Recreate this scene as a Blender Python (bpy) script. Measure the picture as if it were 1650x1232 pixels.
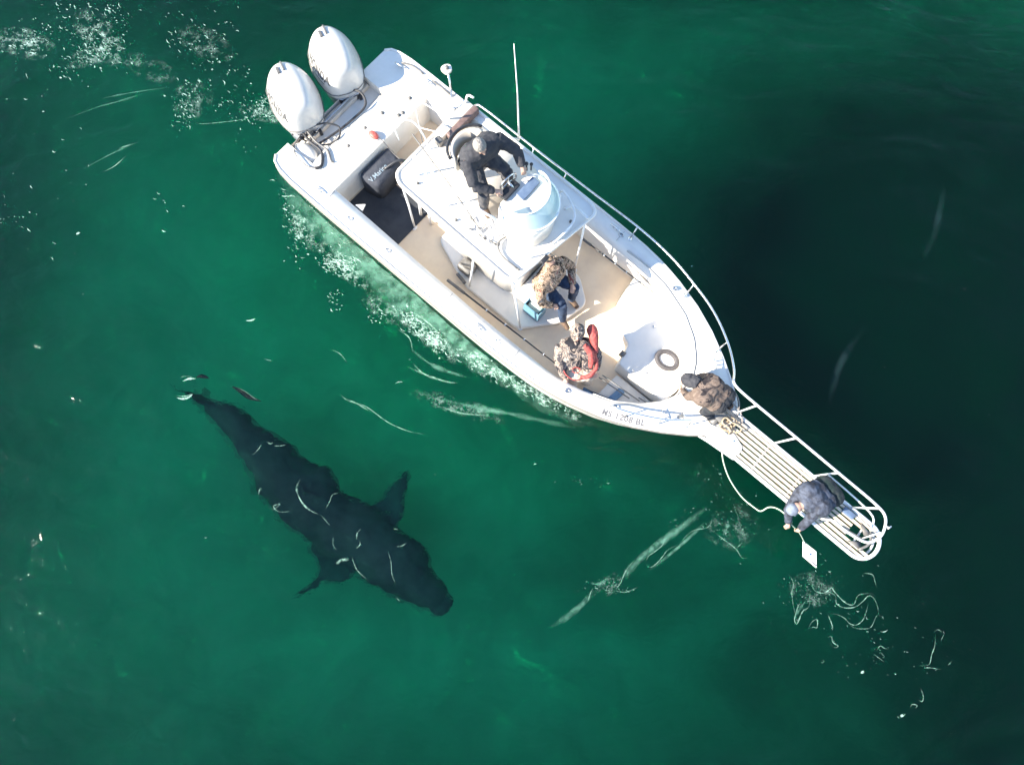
import bpy, bmesh, math, random
from mathutils import Vector, Matrix, Euler, noise
from mathutils.bvhtree import BVHTree
random.seed(7)
sc = bpy.context.scene
for o in list(bpy.data.objects): bpy.data.objects.remove(o)
rad = math.radians; PI = math.pi

# ------------------------------------------------------------------ camera
CAM_H = 12.1; FPX = 1120.0; TILT = math.atan(164/1120)
cam_d = bpy.data.cameras.new("camera"); cam = bpy.data.objects.new("camera", cam_d)
sc.collection.objects.link(cam); sc.camera = cam
cam.location = (0, 0, CAM_H); cam.rotation_euler = (TILT, 0, 0)
cam_d.sensor_width = 36; cam_d.lens = 36*FPX/1650; cam_d.clip_start = .05; cam_d.clip_end = 2000

# ------------------------------------------------------------------ world and sun
SUN_EL = rad(34); SDX, SDY = -.976, -.217          # horizontal direction TOWARDS the sun
w = bpy.data.worlds.new("World"); sc.world = w; w.use_nodes = True
nt = w.node_tree; bg = nt.nodes["Background"]
sky = nt.nodes.new("ShaderNodeTexSky"); sky.sky_type = 'NISHITA'; sky.sun_disc = False
sky.sun_elevation = SUN_EL; sky.sun_rotation = math.atan2(SDX, SDY)
sky.air_density = 1.0; sky.dust_density = .1; sky.ozone_density = 1.0
nt.links.new(sky.outputs[0], bg.inputs[0]); bg.inputs[1].default_value = .12
sd = bpy.data.lights.new("sun", 'SUN'); sun = bpy.data.objects.new("sun", sd); sc.collection.objects.link(sun)
sd.energy = 5.0; sd.angle = rad(.5); sd.color = (1, .91, .77)
sdir = Vector((SDX*math.cos(SUN_EL), SDY*math.cos(SUN_EL), math.sin(SUN_EL)))
sun.rotation_euler = sdir.to_track_quat('Z', 'Y').to_euler(); sun.location = (-20, -5, 20)
sc.view_settings.view_transform = 'Standard'; sc.view_settings.look = 'None'
sc.view_settings.exposure = 1.7; sc.view_settings.gamma = 1
sc.cycles.max_bounces = 8; sc.cycles.volume_bounces = 2; sc.cycles.transparent_max_bounces = 12
sc.cycles.caustics_reflective = False; sc.cycles.caustics_refractive = False
sc.cycles.use_denoising = True

def at(px, py, z=0.0):            # a point of the real place at height z
    v = Vector(((px-825)/FPX, -(py-616)/FPX, -1.0)); c, s = math.cos(TILT), math.sin(TILT)
    d = Vector((v.x, c*v.y-s*v.z, s*v.y+c*v.z)); t = (z-CAM_H)/d.z
    return Vector((d.x*t, d.y*t, z))

# boat frame: u forward, v to port, w up; heading lower right, rolled a little to port
MB = Matrix.Translation((-3.18, 6.50, 0)) @ Matrix.Rotation(rad(-40.6), 4, 'Z') @ Matrix.Rotation(rad(-4), 4, 'X')
MW = Matrix.Identity(4)

# ------------------------------------------------------------------ materials
MATS = {}
def mat(name, col, rough=.5, metal=0, col2=None, nscale=6, bump=0, bscale=40, spec=.5, coat=0, wave=None, detail=4):
    if name in MATS: return MATS[name]
    m = bpy.data.materials.new(name); m.use_nodes = True; n = m.node_tree; p = n.nodes["Principled BSDF"]
    p.inputs["Base Color"].default_value = (*col, 1); p.inputs["Roughness"].default_value = rough
    p.inputs["Metallic"].default_value = metal; p.inputs["Specular IOR Level"].default_value = spec
    p.inputs["Coat Weight"].default_value = coat
    tc = n.nodes.new("ShaderNodeTexCoord")
    if col2:
        nz = n.nodes.new("ShaderNodeTexNoise"); nz.inputs["Scale"].default_value = nscale; nz.inputs["Detail"].default_value = detail
        nz.inputs["Roughness"].default_value = .62
        n.links.new(tc.outputs["Object"], nz.inputs["Vector"])
        r = n.nodes.new("ShaderNodeValToRGB"); r.color_ramp.elements[0].position = .38; r.color_ramp.elements[1].position = .62
        r.color_ramp.elements[0].color = (*col, 1); r.color_ramp.elements[1].color = (*col2, 1)
        n.links.new(nz.outputs["Fac"], r.inputs["Fac"]); n.links.new(r.outputs["Color"], p.inputs["Base Color"])
    if bump:
        nb = n.nodes.new("ShaderNodeTexNoise"); nb.inputs["Scale"].default_value = bscale; nb.inputs["Detail"].default_value = 3
        n.links.new(tc.outputs["Object"], nb.inputs["Vector"])
        b = n.nodes.new("ShaderNodeBump"); b.inputs["Strength"].default_value = bump; b.inputs["Distance"].default_value = .01
        n.links.new(nb.outputs["Fac"], b.inputs["Height"]); n.links.new(b.outputs["Normal"], p.inputs["Normal"])
    MATS[name] = m; return m
def camo(name, cols, scale=14):
    m = bpy.data.materials.new(name); m.use_nodes = True; n = m.node_tree; p = n.nodes["Principled BSDF"]; p.inputs["Roughness"].default_value = .9
    p.inputs["Specular IOR Level"].default_value = .15
    tc = n.nodes.new("ShaderNodeTexCoord"); nz = n.nodes.new("ShaderNodeTexNoise"); nz.inputs["Scale"].default_value = scale
    nz.inputs["Detail"].default_value = 3; nz.inputs["Distortion"].default_value = 1.2
    n.links.new(tc.outputs["Object"], nz.inputs["Vector"])
    r = n.nodes.new("ShaderNodeValToRGB"); cr = r.color_ramp; cr.interpolation = 'CONSTANT'
    pos = [.0, .43, .5, .57, .64][:len(cols)]
    cr.elements[0].color = (*cols[0], 1); cr.elements[0].position = 0; cr.elements[1].color = (*cols[1], 1); cr.elements[1].position = pos[1]
    for k in range(2, len(cols)):
        e = cr.elements.new(pos[k]); e.color = (*cols[k], 1)
    n.links.new(nz.outputs["Fac"], r.inputs["Fac"]); n.links.new(r.outputs["Color"], p.inputs["Base Color"])
    MATS[name] = m; return m
gel = mat("gelcoat", (.79, .755, .70), .28, col2=(.73, .695, .64), nscale=2.2, bump=.05, bscale=30, coat=.3)
deckm = mat("deck_nonskid", (.86, .70, .51), .75, col2=(.78, .62, .45), nscale=2.5, bump=.5, bscale=160)
whitedeck = mat("white_nonskid", (.79, .755, .70), .65, col2=(.73, .70, .645), nscale=3, bump=.5, bscale=150)
creamm = mat("cream_panel", (.70, .63, .54), .5, col2=(.62, .55, .46), nscale=5)
rubm = mat("rub_rail", (.16, .15, .14), .6)
steel = mat("stainless", (.72, .73, .74), .22, 1, col2=(.6, .61, .62), nscale=12)
wpipe = mat("white_pipe", (.80, .80, .80), .35, col2=(.7, .7, .7), nscale=10)
black = mat("black_rubber", (.02, .021, .025), .6, col2=(.035, .035, .04), nscale=12, bump=.2)
blackp = mat("black_plastic", (.018, .02, .024), .35, col2=(.03, .03, .034), nscale=20)
greyp = mat("grey_plastic", (.16, .155, .15), .5, col2=(.11, .105, .10), nscale=12)
bluegrey = mat("blue_grey_plastic", (.12, .17, .26), .35, col2=(.08, .12, .2), nscale=9)
teak = mat("teak", (.52, .38, .25), .6, col2=(.36, .25, .16), nscale=5, bump=.3, bscale=60)
paleteak = mat("weathered_teak", (.66, .57, .46), .65, col2=(.50, .41, .32), nscale=7, bump=.3, bscale=60)
cowl = mat("cowl_paint", (.60, .575, .54), .3, col2=(.54, .52, .49), nscale=4, coat=.5)
silver = mat("engine_silver", (.42, .45, .5), .35, .5, col2=(.34, .37, .42), nscale=6)
letter = mat("lettering", (.05, .05, .055), .5, col2=(.11, .11, .11), nscale=20)
pale_letter = mat("pale_lettering", (.22, .32, .40), .5, col2=(.34, .38, .4), nscale=30)
redm = mat("red_fabric", (.40, .075, .065), .7, col2=(.26, .045, .04), nscale=20, bump=.4)
redfloat = mat("red_float", (.50, .14, .11), .5, col2=(.5, .05, .04), nscale=30)
skin = mat("skin", (.52, .33, .24), .55, col2=(.46, .27, .20), nscale=15)
hair = mat("hair_grey", (.18, .165, .15), .8, col2=(.30, .28, .26), nscale=60, bump=.6, bscale=120)
hairb = mat("hair_dark", (.03, .025, .02), .8, col2=(.06, .05, .04), nscale=60, bump=.6, bscale=120)
dark_jacket = mat("dark_jacket", (.022, .024, .032), .85, col2=(.040, .040, .047), nscale=9, bump=.6, bscale=30)
jeans = mat("jeans", (.035, .06, .11), .9, col2=(.02, .035, .07), nscale=14, bump=.5, bscale=50)
brown_jacket = camo("brown_jacket", [(.035, .030, .032), (.15, .115, .097), (.12, .09, .075), (.17, .132, .11), (.06, .048, .045)], 4)
_u = mat("brown_plain", (.17, .125, .10), .85, col2=(.10, .075, .062), nscale=11, bump=.7, bscale=28)
dark_trouser = mat("dark_trousers", (.018, .022, .028), .9, col2=(.035, .035, .04), nscale=12, bump=.6, bscale=30)
grey_jacket = mat("grey_jacket", (.062, .075, .11), .8, col2=(.014, .016, .026), nscale=11, bump=.7, bscale=26)
green_trouser = mat("green_trousers", (.006, .018, .017), .8, col2=(.018, .022, .028), nscale=10, bump=.7, bscale=25)
camo_tan = camo("camo_tan", [(.05, .04, .033), (.36, .26, .19), (.12, .09, .07), (.44, .34, .26), (.24, .08, .065)], 9)
camo_grey = camo("camo_grey", [(.025, .025, .03), (.28, .22, .18), (.07, .065, .07), (.36, .30, .25), (.06, .06, .07)], 6)
pale_bib = mat("pale_bib", (.62, .54, .45), .85, col2=(.45, .36, .28), nscale=7, bump=.5)
boot = mat("brown_boot", (.14, .09, .06), .7, col2=(.09, .06, .04), nscale=20)
pale_boot = mat("pale_boot", (.55, .55, .52), .6, col2=(.4, .4, .38), nscale=20)
ltblue = mat("light_blue_plastic", (.15, .30, .38), .4, col2=(.11, .24, .32), nscale=9)
ropem = mat("tan_rope", (.50, .40, .28), .9, col2=(.32, .24, .16), nscale=60, bump=.5, bscale=90)
linem = mat("pale_line", (.55, .66, .50), .8, col2=(.42, .52, .40), nscale=40)
meshmat = mat("mesh_mat", (.028, .034, .045), .8, col2=(.042, .048, .058), nscale=5, bump=.6, bscale=90)
teal = mat("teal_rag", (.04, .22, .22), .8, col2=(.02, .12, .13), nscale=12, bump=.5)

def glassy(name, col, a=.5):
    m = bpy.data.materials.new(name); m.use_nodes = True; n = m.node_tree; n.nodes.clear()
    out = n.nodes.new("ShaderNodeOutputMaterial"); tr = n.nodes.new("ShaderNodeBsdfTransparent"); pr = n.nodes.new("ShaderNodeBsdfPrincipled")
    tr.inputs[0].default_value = (*[min(1, c*1.5) for c in col], 1); pr.inputs["Base Color"].default_value = (*col, 1); pr.inputs["Roughness"].default_value = .12
    mx = n.nodes.new("ShaderNodeMixShader"); mx.inputs[0].default_value = a
    n.links.new(tr.outputs[0], mx.inputs[1]); n.links.new(pr.outputs[0], mx.inputs[2]); n.links.new(mx.outputs[0], out.inputs[0])
    return m
screenm = glassy("tinted_windscreen", (.50, .60, .63), .6)

# ------------------------------------------------------------------ object helpers
ORG = {}
def link(o): sc.collection.objects.link(o); return o
def thing(name, label, cat, loc=(0, 0, 0), F=MB, group=None):
    o = bpy.data.objects.new(name, None); link(o); o.empty_display_size = .2
    o.matrix_world = F @ Matrix.Translation(loc); ORG[o.name] = Vector(loc)
    o['label'] = label; o['category'] = cat
    if group: o['group'] = group
    return o
def obj(name, bm, m, parent, label=None, smooth=True, mods=None):
    """link one mesh; its vertices are given in the frame of the thing (boat or world), parts are made local to the thing's base"""
    me = bpy.data.meshes.new(name)
    if isinstance(bm, bpy.types.Mesh): me = bm
    else: bm.to_mesh(me); bm.free()
    o = bpy.data.objects.new(name, me); link(o)
    r = parent
    base = ORG[r.name]
    me.transform(Matrix.Translation(-base)); o.parent = r; ORG[o.name] = base
    me.materials.clear(); me.materials.append(m)
    for p in me.polygons: p.use_smooth = smooth
    if label: o['label'] = label
    return o
def solo(name, label, cat, bm, m, loc, F=MB, group=None, smooth=True, kind=None):
    me = bpy.data.meshes.new(name)
    if isinstance(bm, bpy.types.Mesh): me = bm
    else: bm.to_mesh(me); bm.free()
    me.transform(Matrix.Translation(-Vector(loc)))
    o = bpy.data.objects.new(name, me); link(o); o.matrix_world = F @ Matrix.Translation(loc)
    me.materials.clear(); me.materials.append(m)
    for p in me.polygons: p.use_smooth = smooth
    if label: o['label'] = label
    if cat: o['category'] = cat
    if group: o['group'] = group
    if kind: o['kind'] = kind
    return o
def NB(): return bmesh.new()
def faces(bm, vs, fs):
    v = [bm.verts.new(p) for p in vs]
    for f in fs:
        try: bm.faces.new([v[i] for i in f])
        except ValueError: pass
    return v
def box(bm, a, b, rot=0, c=None, bev=0.0):
    t = bmesh.new(); bmesh.ops.create_cube(t, size=1)
    for v in t.verts: v.co = Vector(((a[0]+b[0])/2+v.co.x*(b[0]-a[0]), (a[1]+b[1])/2+v.co.y*(b[1]-a[1]), (a[2]+b[2])/2+v.co.z*(b[2]-a[2])))
    if bev: bmesh.ops.bevel(t, geom=list(t.edges), offset=bev, segments=2, affect='EDGES', profile=.6)
    if rot:
        cc = Vector(c) if c else Vector(((a[0]+b[0])/2, (a[1]+b[1])/2, 0))
        bmesh.ops.rotate(t, verts=t.verts, cent=cc, matrix=Matrix.Rotation(rot, 3, 'Z'))
    me = bpy.data.meshes.new("t"); t.to_mesh(me); t.free(); bm.from_mesh(me); bpy.data.meshes.remove(me)
def smooth_path(P, n=6, closed=False):
    P = [Vector(p) if len(p) == 3 else Vector(p) for p in P]; out = []; N = len(P)
    rng = range(N if closed else N-1)
    for i in rng:
        g = (lambda k: P[k % N]) if closed else (lambda k: P[max(0, min(N-1, k))])
        p0, p1, p2, p3 = g(i-1), g(i), g(i+1), g(i+2)
        for k in range(n):
            t = k/n
            out.append(.5*((2*p1)+(p2-p0)*t+(2*p0-5*p1+4*p2-p3)*t*t+(3*p1-p0-3*p2+p3)*t**3))
    if not closed: out.append(P[-1])
    return out
def tube(bm, P, r=.02, seg=8, closed=False, sm=0, caps=True):
    """P: points (x,y,z) or (x,y,z,r)"""
    P = [tuple(p) if len(p) == 4 else (*p, r) for p in P]
    if sm: P = [tuple(p) for p in smooth_path([Vector(p) for p in P], sm, closed)]
    N = len(P); Q = [Vector(p[:3]) for p in P]; rings = []; up = Vector((0, 0, 1)); prev = None
    for i in range(N):
        a = Q[(i-1) % N] if (closed or i > 0) else Q[i]; b = Q[(i+1) % N] if (closed or i < N-1) else Q[i]
        t = (b-a)
        t = t.normalized() if t.length > 1e-9 else Vector((1, 0, 0))
        if prev is None: x = t.orthogonal().normalized()
        else:
            x = prev - t*prev.dot(t)
            x = x.normalized() if x.length > 1e-6 else t.orthogonal().normalized()
        prev = x; y = t.cross(x); rr = max(P[i][3], 1e-4)
        rings.append([bm.verts.new(Q[i]+x*rr*math.cos(2*PI*k/seg)+y*rr*math.sin(2*PI*k/seg)) for k in range(seg)])
    for i in range(N if closed else N-1):
        A, B = rings[i], rings[(i+1) % N]
        for k in range(seg): bm.faces.new([A[k], A[(k+1) % seg], B[(k+1) % seg], B[k]])
    if not closed and caps:
        bm.faces.new(rings[0][::-1]); bm.faces.new(rings[-1])
def ball(bm, c, s, seg=16, rot=None):
    t = bmesh.new(); bmesh.ops.create_uvsphere(t, u_segments=seg, v_segments=max(6, seg//2+2), radius=1)
    s = s if hasattr(s, '__len__') else (s, s, s)
    for v in t.verts:
        q = Vector((v.co.x*s[0], v.co.y*s[1], v.co.z*s[2]))
        if rot is not None: q = rot @ q
        v.co = q+Vector(c)
    me = bpy.data.meshes.new("t"); t.to_mesh(me); t.free(); bm.from_mesh(me); bpy.data.meshes.remove(me)
def prism(bm, pts, z0, z1, bev=0):
    t = bmesh.new(); a = [t.verts.new((p[0], p[1], z0)) for p in pts]; b = [t.verts.new((p[0], p[1], z1)) for p in pts]; n = len(pts)
    t.faces.new(a[::-1]); top = t.faces.new(b)
    for i in range(n): t.faces.new([a[i], a[(i+1) % n], b[(i+1) % n], b[i]])
    bmesh.ops.recalc_face_normals(t, faces=t.faces)
    if bev: bmesh.ops.bevel(t, geom=list(top.edges), offset=bev, segments=2, affect='EDGES', profile=.6)
    me = bpy.data.meshes.new("t"); t.to_mesh(me); t.free(); bm.from_mesh(me); bpy.data.meshes.remove(me)
def rounded(pts, r=.1, n=4):
    out = []; N = len(pts)
    for i in range(N):
        p = Vector(pts[i]); a = Vector(pts[i-1])-p; b = Vector(pts[(i+1) % N])-p
        ra = min(r, a.length*.45, b.length*.45); A = p+a.normalized()*ra; B = p+b.normalized()*ra
        for k in range(n+1):
            t = k/n; out.append(tuple((1-t)**2*A+2*t*(1-t)*p+t*t*B))
    return out
def text_mesh(s, size=.1, bold=0.0, depth=0.0, space=1.0):
    cu = bpy.data.curves.new("t", 'FONT'); cu.body = s; cu.size = size; cu.offset = bold; cu.extrude = depth; cu.resolution_u = 3; cu.space_character = space
    o = bpy.data.objects.new("t", cu); link(o); bpy.context.view_layer.update()
    dg = bpy.context.evaluated_depsgraph_get(); me = bpy.data.meshes.new_from_object(o.evaluated_get(dg))
    bpy.data.objects.remove(o); bpy.data.curves.remove(cu)
    b = bmesh.new(); b.from_mesh(me); bmesh.ops.triangulate(b, faces=b.faces)     # fine enough to bend round a curved surface
    for _ in range(3):
        es = [e for e in b.edges if e.calc_length() > .022]
        if es: bmesh.ops.subdivide_edges(b, edges=es, cuts=1); bmesh.ops.triangulate(b, faces=b.faces)
    b.to_mesh(me); b.free()
    return me
def fuse(bm, voxel=.012, smooth=3, wrinkle=0.0, wscale=9, seed=0):
    """melt overlapping closed shapes into one continuous surface"""
    me = bpy.data.meshes.new("f"); bm.to_mesh(me); bm.free(); o = bpy.data.objects.new("f", me); link(o)
    r = o.modifiers.new("r", 'REMESH'); r.mode = 'VOXEL'; r.voxel_size = voxel; r.use_smooth_shade = True
    s = o.modifiers.new("s", 'SMOOTH'); s.iterations = smooth; s.factor = .5
    bpy.context.view_layer.update(); dg = bpy.context.evaluated_depsgraph_get()
    out = bpy.data.meshes.new_from_object(o.evaluated_get(dg)); bpy.data.objects.remove(o); bpy.data.meshes.remove(me)
    if wrinkle:
        nn = [v.normal.copy() for v in out.vertices]
        for v, nrm in zip(out.vertices, nn):
            q = v.co*wscale+Vector((seed*3.1, 0, seed)); k = 1-abs(noise.noise(q))*2.4
            v.co += nrm*wrinkle*(k+.5*noise.noise(q*2.7))
    return out

def snap(me, target, d, off):
    """lay the points of a mesh (in the thing's frame) onto a surface, travelling along d"""
    bpy.context.view_layer.update(); dg = bpy.context.evaluated_depsgraph_get(); ev = target.evaluated_get(dg); tm = ev.to_mesh()
    tree = BVHTree.FromPolygons([v.co.copy() for v in tm.vertices], [tuple(p.vertices) for p in tm.polygons]); ev.to_mesh_clear()
    base = ORG[target.name]; d = Vector(d).normalized()
    for v in me.vertices:
        p, nrm, _, _ = tree.ray_cast(v.co-base-d*.5, d)
        if p is not None: v.co = p+base-d*off
def lerp(T, x):
    if x <= T[0][0]: return T[0][1]
    for (a, b), (c, d) in zip(T, T[1:]):
        if x <= c: return b+(d-b)*(x-a)/(c-a)
    return T[-1][1]

# ------------------------------------------------------------------ sea floor and water
def grid(x0, x1, y0, y1, nx, ny, z=0):
    bm = NB(); V = [[bm.verts.new((x0+(x1-x0)*i/nx, y0+(y1-y0)*j/ny, z)) for j in range(ny+1)] for i in range(nx+1)]
    for i in range(nx):
        for j in range(ny): bm.faces.new([V[i][j], V[i+1][j], V[i+1][j+1], V[i][j+1]])
    return bm
DEPTH = 2.6
def seabed_mat():
    m = bpy.data.materials.new("sand_and_weed"); m.use_nodes = True; n = m.node_tree; L = n.links; p = n.nodes["Principled BSDF"]
    p.inputs["Roughness"].default_value = 1; p.inputs["Specular IOR Level"].default_value = 0
    tc = n.nodes.new("ShaderNodeTexCoord")
    def nz(scale, det=4, rough=.55, dist=0):
        a = n.nodes.new("ShaderNodeTexNoise"); a.inputs["Scale"].default_value = scale; a.inputs["Detail"].default_value = det
        a.inputs["Roughness"].default_value = rough; a.inputs["Distortion"].default_value = dist
        L.new(tc.outputs["Object"], a.inputs["Vector"]); return a
    def math_(op, a, b):
        k = n.nodes.new("ShaderNodeMath"); k.operation = op
        for i, x in enumerate((a, b)):
            if isinstance(x, (int, float)): k.inputs[i].default_value = x
            else: L.new(x, k.inputs[i])
        return k.outputs[0]
    # warped position
    w1 = nz(.35, 3); sub = n.nodes.new("ShaderNodeVectorMath"); sub.operation = 'SUBTRACT'; sub.inputs[1].default_value = (.5, .5, .5)
    L.new(w1.outputs["Color"], sub.inputs[0]); scl = n.nodes.new("ShaderNodeVectorMath"); scl.operation = 'SCALE'; scl.inputs[3].default_value = 3.2
    L.new(sub.outputs[0], scl.inputs[0]); addv = n.nodes.new("ShaderNodeVectorMath"); addv.operation = 'ADD'
    L.new(tc.outputs["Object"], addv.inputs[0]); L.new(scl.outputs[0], addv.inputs[1])
    def blob(cx, cy, rx, ry, e0, e1):
        mp = n.nodes.new("ShaderNodeMapping"); mp.inputs["Location"].default_value = (-cx/rx, -cy/ry, 0); mp.inputs["Scale"].default_value = (1/rx, 1/ry, 0)
        L.new(addv.outputs[0], mp.inputs["Vector"]); ln = n.nodes.new("ShaderNodeVectorMath"); ln.operation = 'LENGTH'; L.new(mp.outputs[0], ln.inputs[0])
        mr = n.nodes.new("ShaderNodeMapRange"); mr.interpolation_type = 'SMOOTHSTEP'; mr.inputs[1].default_value = e0; mr.inputs[2].default_value = e1
        mr.inputs[3].default_value = 1; mr.inputs[4].default_value = 0; L.new(ln.outputs["Value"], mr.inputs[0]); return mr.outputs[0]
    weed = None
    for b in WEED:
        k = math_('MULTIPLY', blob(*b[:6]), b[6])
        weed = k if weed is None else math_('MAXIMUM', weed, k)
    big = nz(.16, 3); r = n.nodes.new("ShaderNodeValToRGB"); e = r.color_ramp.elements
    e[0].position = .3; e[0].color = (.56, .56, .43, 1); e[1].position = .7; e[1].color = (.74, .74, .58, 1); L.new(big.outputs["Fac"], r.inputs["Fac"])
    fine = nz(.75, 6, .6, 1.0); r2 = n.nodes.new("ShaderNodeValToRGB"); e = r2.color_ramp.elements
    e[0].position = .3; e[0].color = (.78, .78, .78, 1); e[1].position = .7; e[1].color = (1.10, 1.10, 1.10, 1); L.new(fine.outputs["Fac"], r2.inputs["Fac"])
    mul = n.nodes.new("ShaderNodeMix"); mul.data_type = 'RGBA'; mul.blend_type = 'MULTIPLY'; mul.inputs[0].default_value = 1
    L.new(r.outputs[0], mul.inputs[6]); L.new(r2.outputs[0], mul.inputs[7])
    mx = n.nodes.new("ShaderNodeMix"); mx.data_type = 'RGBA'; mx.inputs[7].default_value = (.006, .012, .010, 1)
    L.new(weed, mx.inputs[0]); L.new(mul.outputs[2], mx.inputs[6]); L.new(mx.outputs[2], p.inputs["Base Color"])
    return m
# weed beds: centre x, y, radii, inner and outer edge of the fall-off, strength
WEED = [(9.4, 4.0, 6.8, 6.2, .60, 1.5, 1.0), (13.2, -2.5, 8.0, 11, .5, 1.4, 1.0), (5.4, 4.6, 3.4, 2.6, .1, 1.7, .75), (-14.6, 4, 5.2, 13, .4, 1.5, .86),
        (-12.5, -8.6, 8, 5.0, .3, 1.5, .92), (0, -9.8, 14, 5.0, .3, 1.5, .82), (4, 14.2, 16, 4.4, .4, 1.4, .70), (8.5, -8.6, 8.5, 6.2, .3, 1.5, .95), (2.8, -1.8, 3.2, 1.6, .2, 1.5, .50), (5.6, -3.8, 2.6, 1.8, .2, 1.5, .72), (-7, 12.0, 8, 3.4, .3, 1.4, .72)]
sb = solo("seabed", None, None, grid(-220, 220, -220, 220, 2, 2, -DEPTH), seabed_mat(), (0, 0, -DEPTH), MW, kind='structure')

def water_mat():
    m = bpy.data.materials.new("sea_water"); m.use_nodes = True; n = m.node_tree; n.nodes.clear(); L = n.links
    out = n.nodes.new("ShaderNodeOutputMaterial"); tc = n.nodes.new("ShaderNodeTexCoord")
    def nz(scale, det, rough=.5, sc3=(1, 1, 1), rot=0, dist=0):
        mp = n.nodes.new("ShaderNodeMapping"); mp.inputs["Scale"].default_value = sc3; mp.inputs["Rotation"].default_value = (0, 0, rot)
        L.new(tc.outputs["Object"], mp.inputs["Vector"]); a = n.nodes.new("ShaderNodeTexNoise"); a.inputs["Scale"].default_value = scale
        a.inputs["Detail"].default_value = det; a.inputs["Roughness"].default_value = rough; a.inputs["Distortion"].default_value = dist
        L.new(mp.outputs[0], a.inputs["Vector"]); return a.outputs["Fac"]
    def bump(h, dist, prev=None, st=1):
        b = n.nodes.new("ShaderNodeBump"); b.inputs["Distance"].default_value = dist; b.inputs["Strength"].default_value = st
        L.new(h, b.inputs["Height"])
        if prev: L.new(prev, b.inputs["Normal"])
        return b.outputs[0]
    nrm = bump(nz(.55, 2, .5, (1, 2.2, 1), rad(25), .4), .10)
    nrm = bump(nz(2.3, 3, .5, (1, 1.9, 1), rad(-20), .6), .027, nrm)
    nrm = bump(nz(11, 3, .6, (1, 1.6, 1), rad(10)), .007, nrm)
    gl = n.nodes.new("ShaderNodeBsdfGlossy"); gl.inputs["Roughness"].default_value = .05; L.new(nrm, gl.inputs["Normal"])
    rf = n.nodes.new("ShaderNodeBsdfRefraction"); rf.inputs["IOR"].default_value = 1.33; rf.inputs["Roughness"].default_value = .17; L.new(bump(nz(3.0, 2, .5, (1, 1.5, 1), rad(40), .5), .05, nrm), rf.inputs["Normal"])
    tr = n.nodes.new("ShaderNodeBsdfTransparent")
    m1 = n.nodes.new("ShaderNodeMixShader"); m1.inputs[0].default_value = .45; L.new(tr.outputs[0], m1.inputs[1]); L.new(rf.outputs[0], m1.inputs[2])
    fr = n.nodes.new("ShaderNodeFresnel"); fr.inputs["IOR"].default_value = 1.33; L.new(nrm, fr.inputs["Normal"])
    m2 = n.nodes.new("ShaderNodeMixShader"); L.new(fr.outputs[0], m2.inputs[0]); L.new(m1.outputs[0], m2.inputs[1]); L.new(gl.outputs[0], m2.inputs[2])
    L.new(m2.outputs[0], out.inputs["Surface"])
    va = n.nodes.new("ShaderNodeVolumeAbsorption"); va.inputs["Color"].default_value = (.0, .995, .855, 1); va.inputs["Density"].default_value = 1.0
    vs = n.nodes.new("ShaderNodeVolumeScatter"); vs.inputs["Color"].default_value = (.03, .98, .76, 1); vs.inputs["Density"].default_value = .022; vs.inputs["Anisotropy"].default_value = .0
    ad = n.nodes.new("ShaderNodeAddShader"); L.new(va.outputs[0], ad.inputs[0]); L.new(vs.outputs[0], ad.inputs[1]); L.new(ad.outputs[0], out.inputs["Volume"])
    return m
bm = NB(); box(bm, (-200, -200, -9), (200, 200, 0))
water = solo("water", None, None, bm, water_mat(), (0, 0, 0), MW, kind='structure', smooth=False)

# ------------------------------------------------------------------ the boat
BH = [(0.02, 1.36), (.10, 1.46), (.25, 1.51), (.5, 1.54), (1, 1.55), (4.6, 1.55), (5.2, 1.53), (5.7, 1.51), (6.2, 1.45), (6.6, 1.36), (7.07, 1.22), (7.5, 1.03), (7.9, .80), (8.25, .56), (8.5, .35), (8.66, .15), (8.72, .02)]
HH = [(0, .93), (3, .93), (5, 1.02), (6.5, 1.16), (8.7, 1.28)]
HI = [(1.2, 1.15), (2, 1.16), (4.5, 1.22), (6.0, 1.22), (6.5, 1.13), (7.0, .95), (7.35, .72), (7.6, .45), (7.72, .2), (7.75, .0)]
b_ = lambda u: lerp(BH, u); h_ = lambda u: lerp(HH, u); bi_ = lambda u: lerp(HI, u)
FL = .30; PF = .75
boat = thing("fishing_boat", "white centre console fishing boat with twin outboards, tower platform and long bow pulpit", "boat", (4.2, 0, 0))
US = [.02, .06, .1, .17, .25, .35, .5, .75, 1, 1.4, 2, 2.6, 3.2, 3.8, 4.4, 4.8, 5.2, 5.5, 5.8, 6.1, 6.35, 6.6, 6.85, 7.07, 7.3, 7.5, 7.7, 7.9, 8.08, 8.25, 8.4, 8.5, 8.6, 8.66, 8.70, 8.72]
def section(u, s):
    b, h = b_(u), h_(u); k = min(1, max(0, (u-5)/3.7)); ub = u-.10*k
    return [(u-.35*k*k, 0, -.5+.45*k**3), (ub-.2*k*k, s*b*(.90-.06*k), -.14+.16*k*k), (ub-.1*k, s*b*(.955-.02*k), .3), (u-.03*k, s*b*.985, h-.20), (u, s*b, h-.11-.02*k), (u, s*(b-.004), h-.07*min(1, max(0, (u-5)/2.0)))]
bm = NB()
for s in (-1, 1):
    R = [[bm.verts.new(p) for p in section(u, s)] for u in US]
    for A, B in zip(R, R[1:]):
        for k in range(5): bm.faces.new([A[k], B[k], B[k+1], A[k+1]] if s > 0 else [A[k+1], B[k+1], B[k], A[k]])
    if s < 0: SB = R
    else: PB = R
# transom (lowered between the corners for the engines)
A, B = SB[0], PB[0]
for k in range(4):
    bm.faces.new([A[k], A[k+1], B[k+1], B[k]] if k else [A[0], A[1], B[1]])
bmesh.ops.remove_doubles(bm, verts=bm.verts, dist=.0006); bmesh.ops.recalc_face_normals(bm, faces=bm.faces)
obj("hull", bm, gel, boat)
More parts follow.
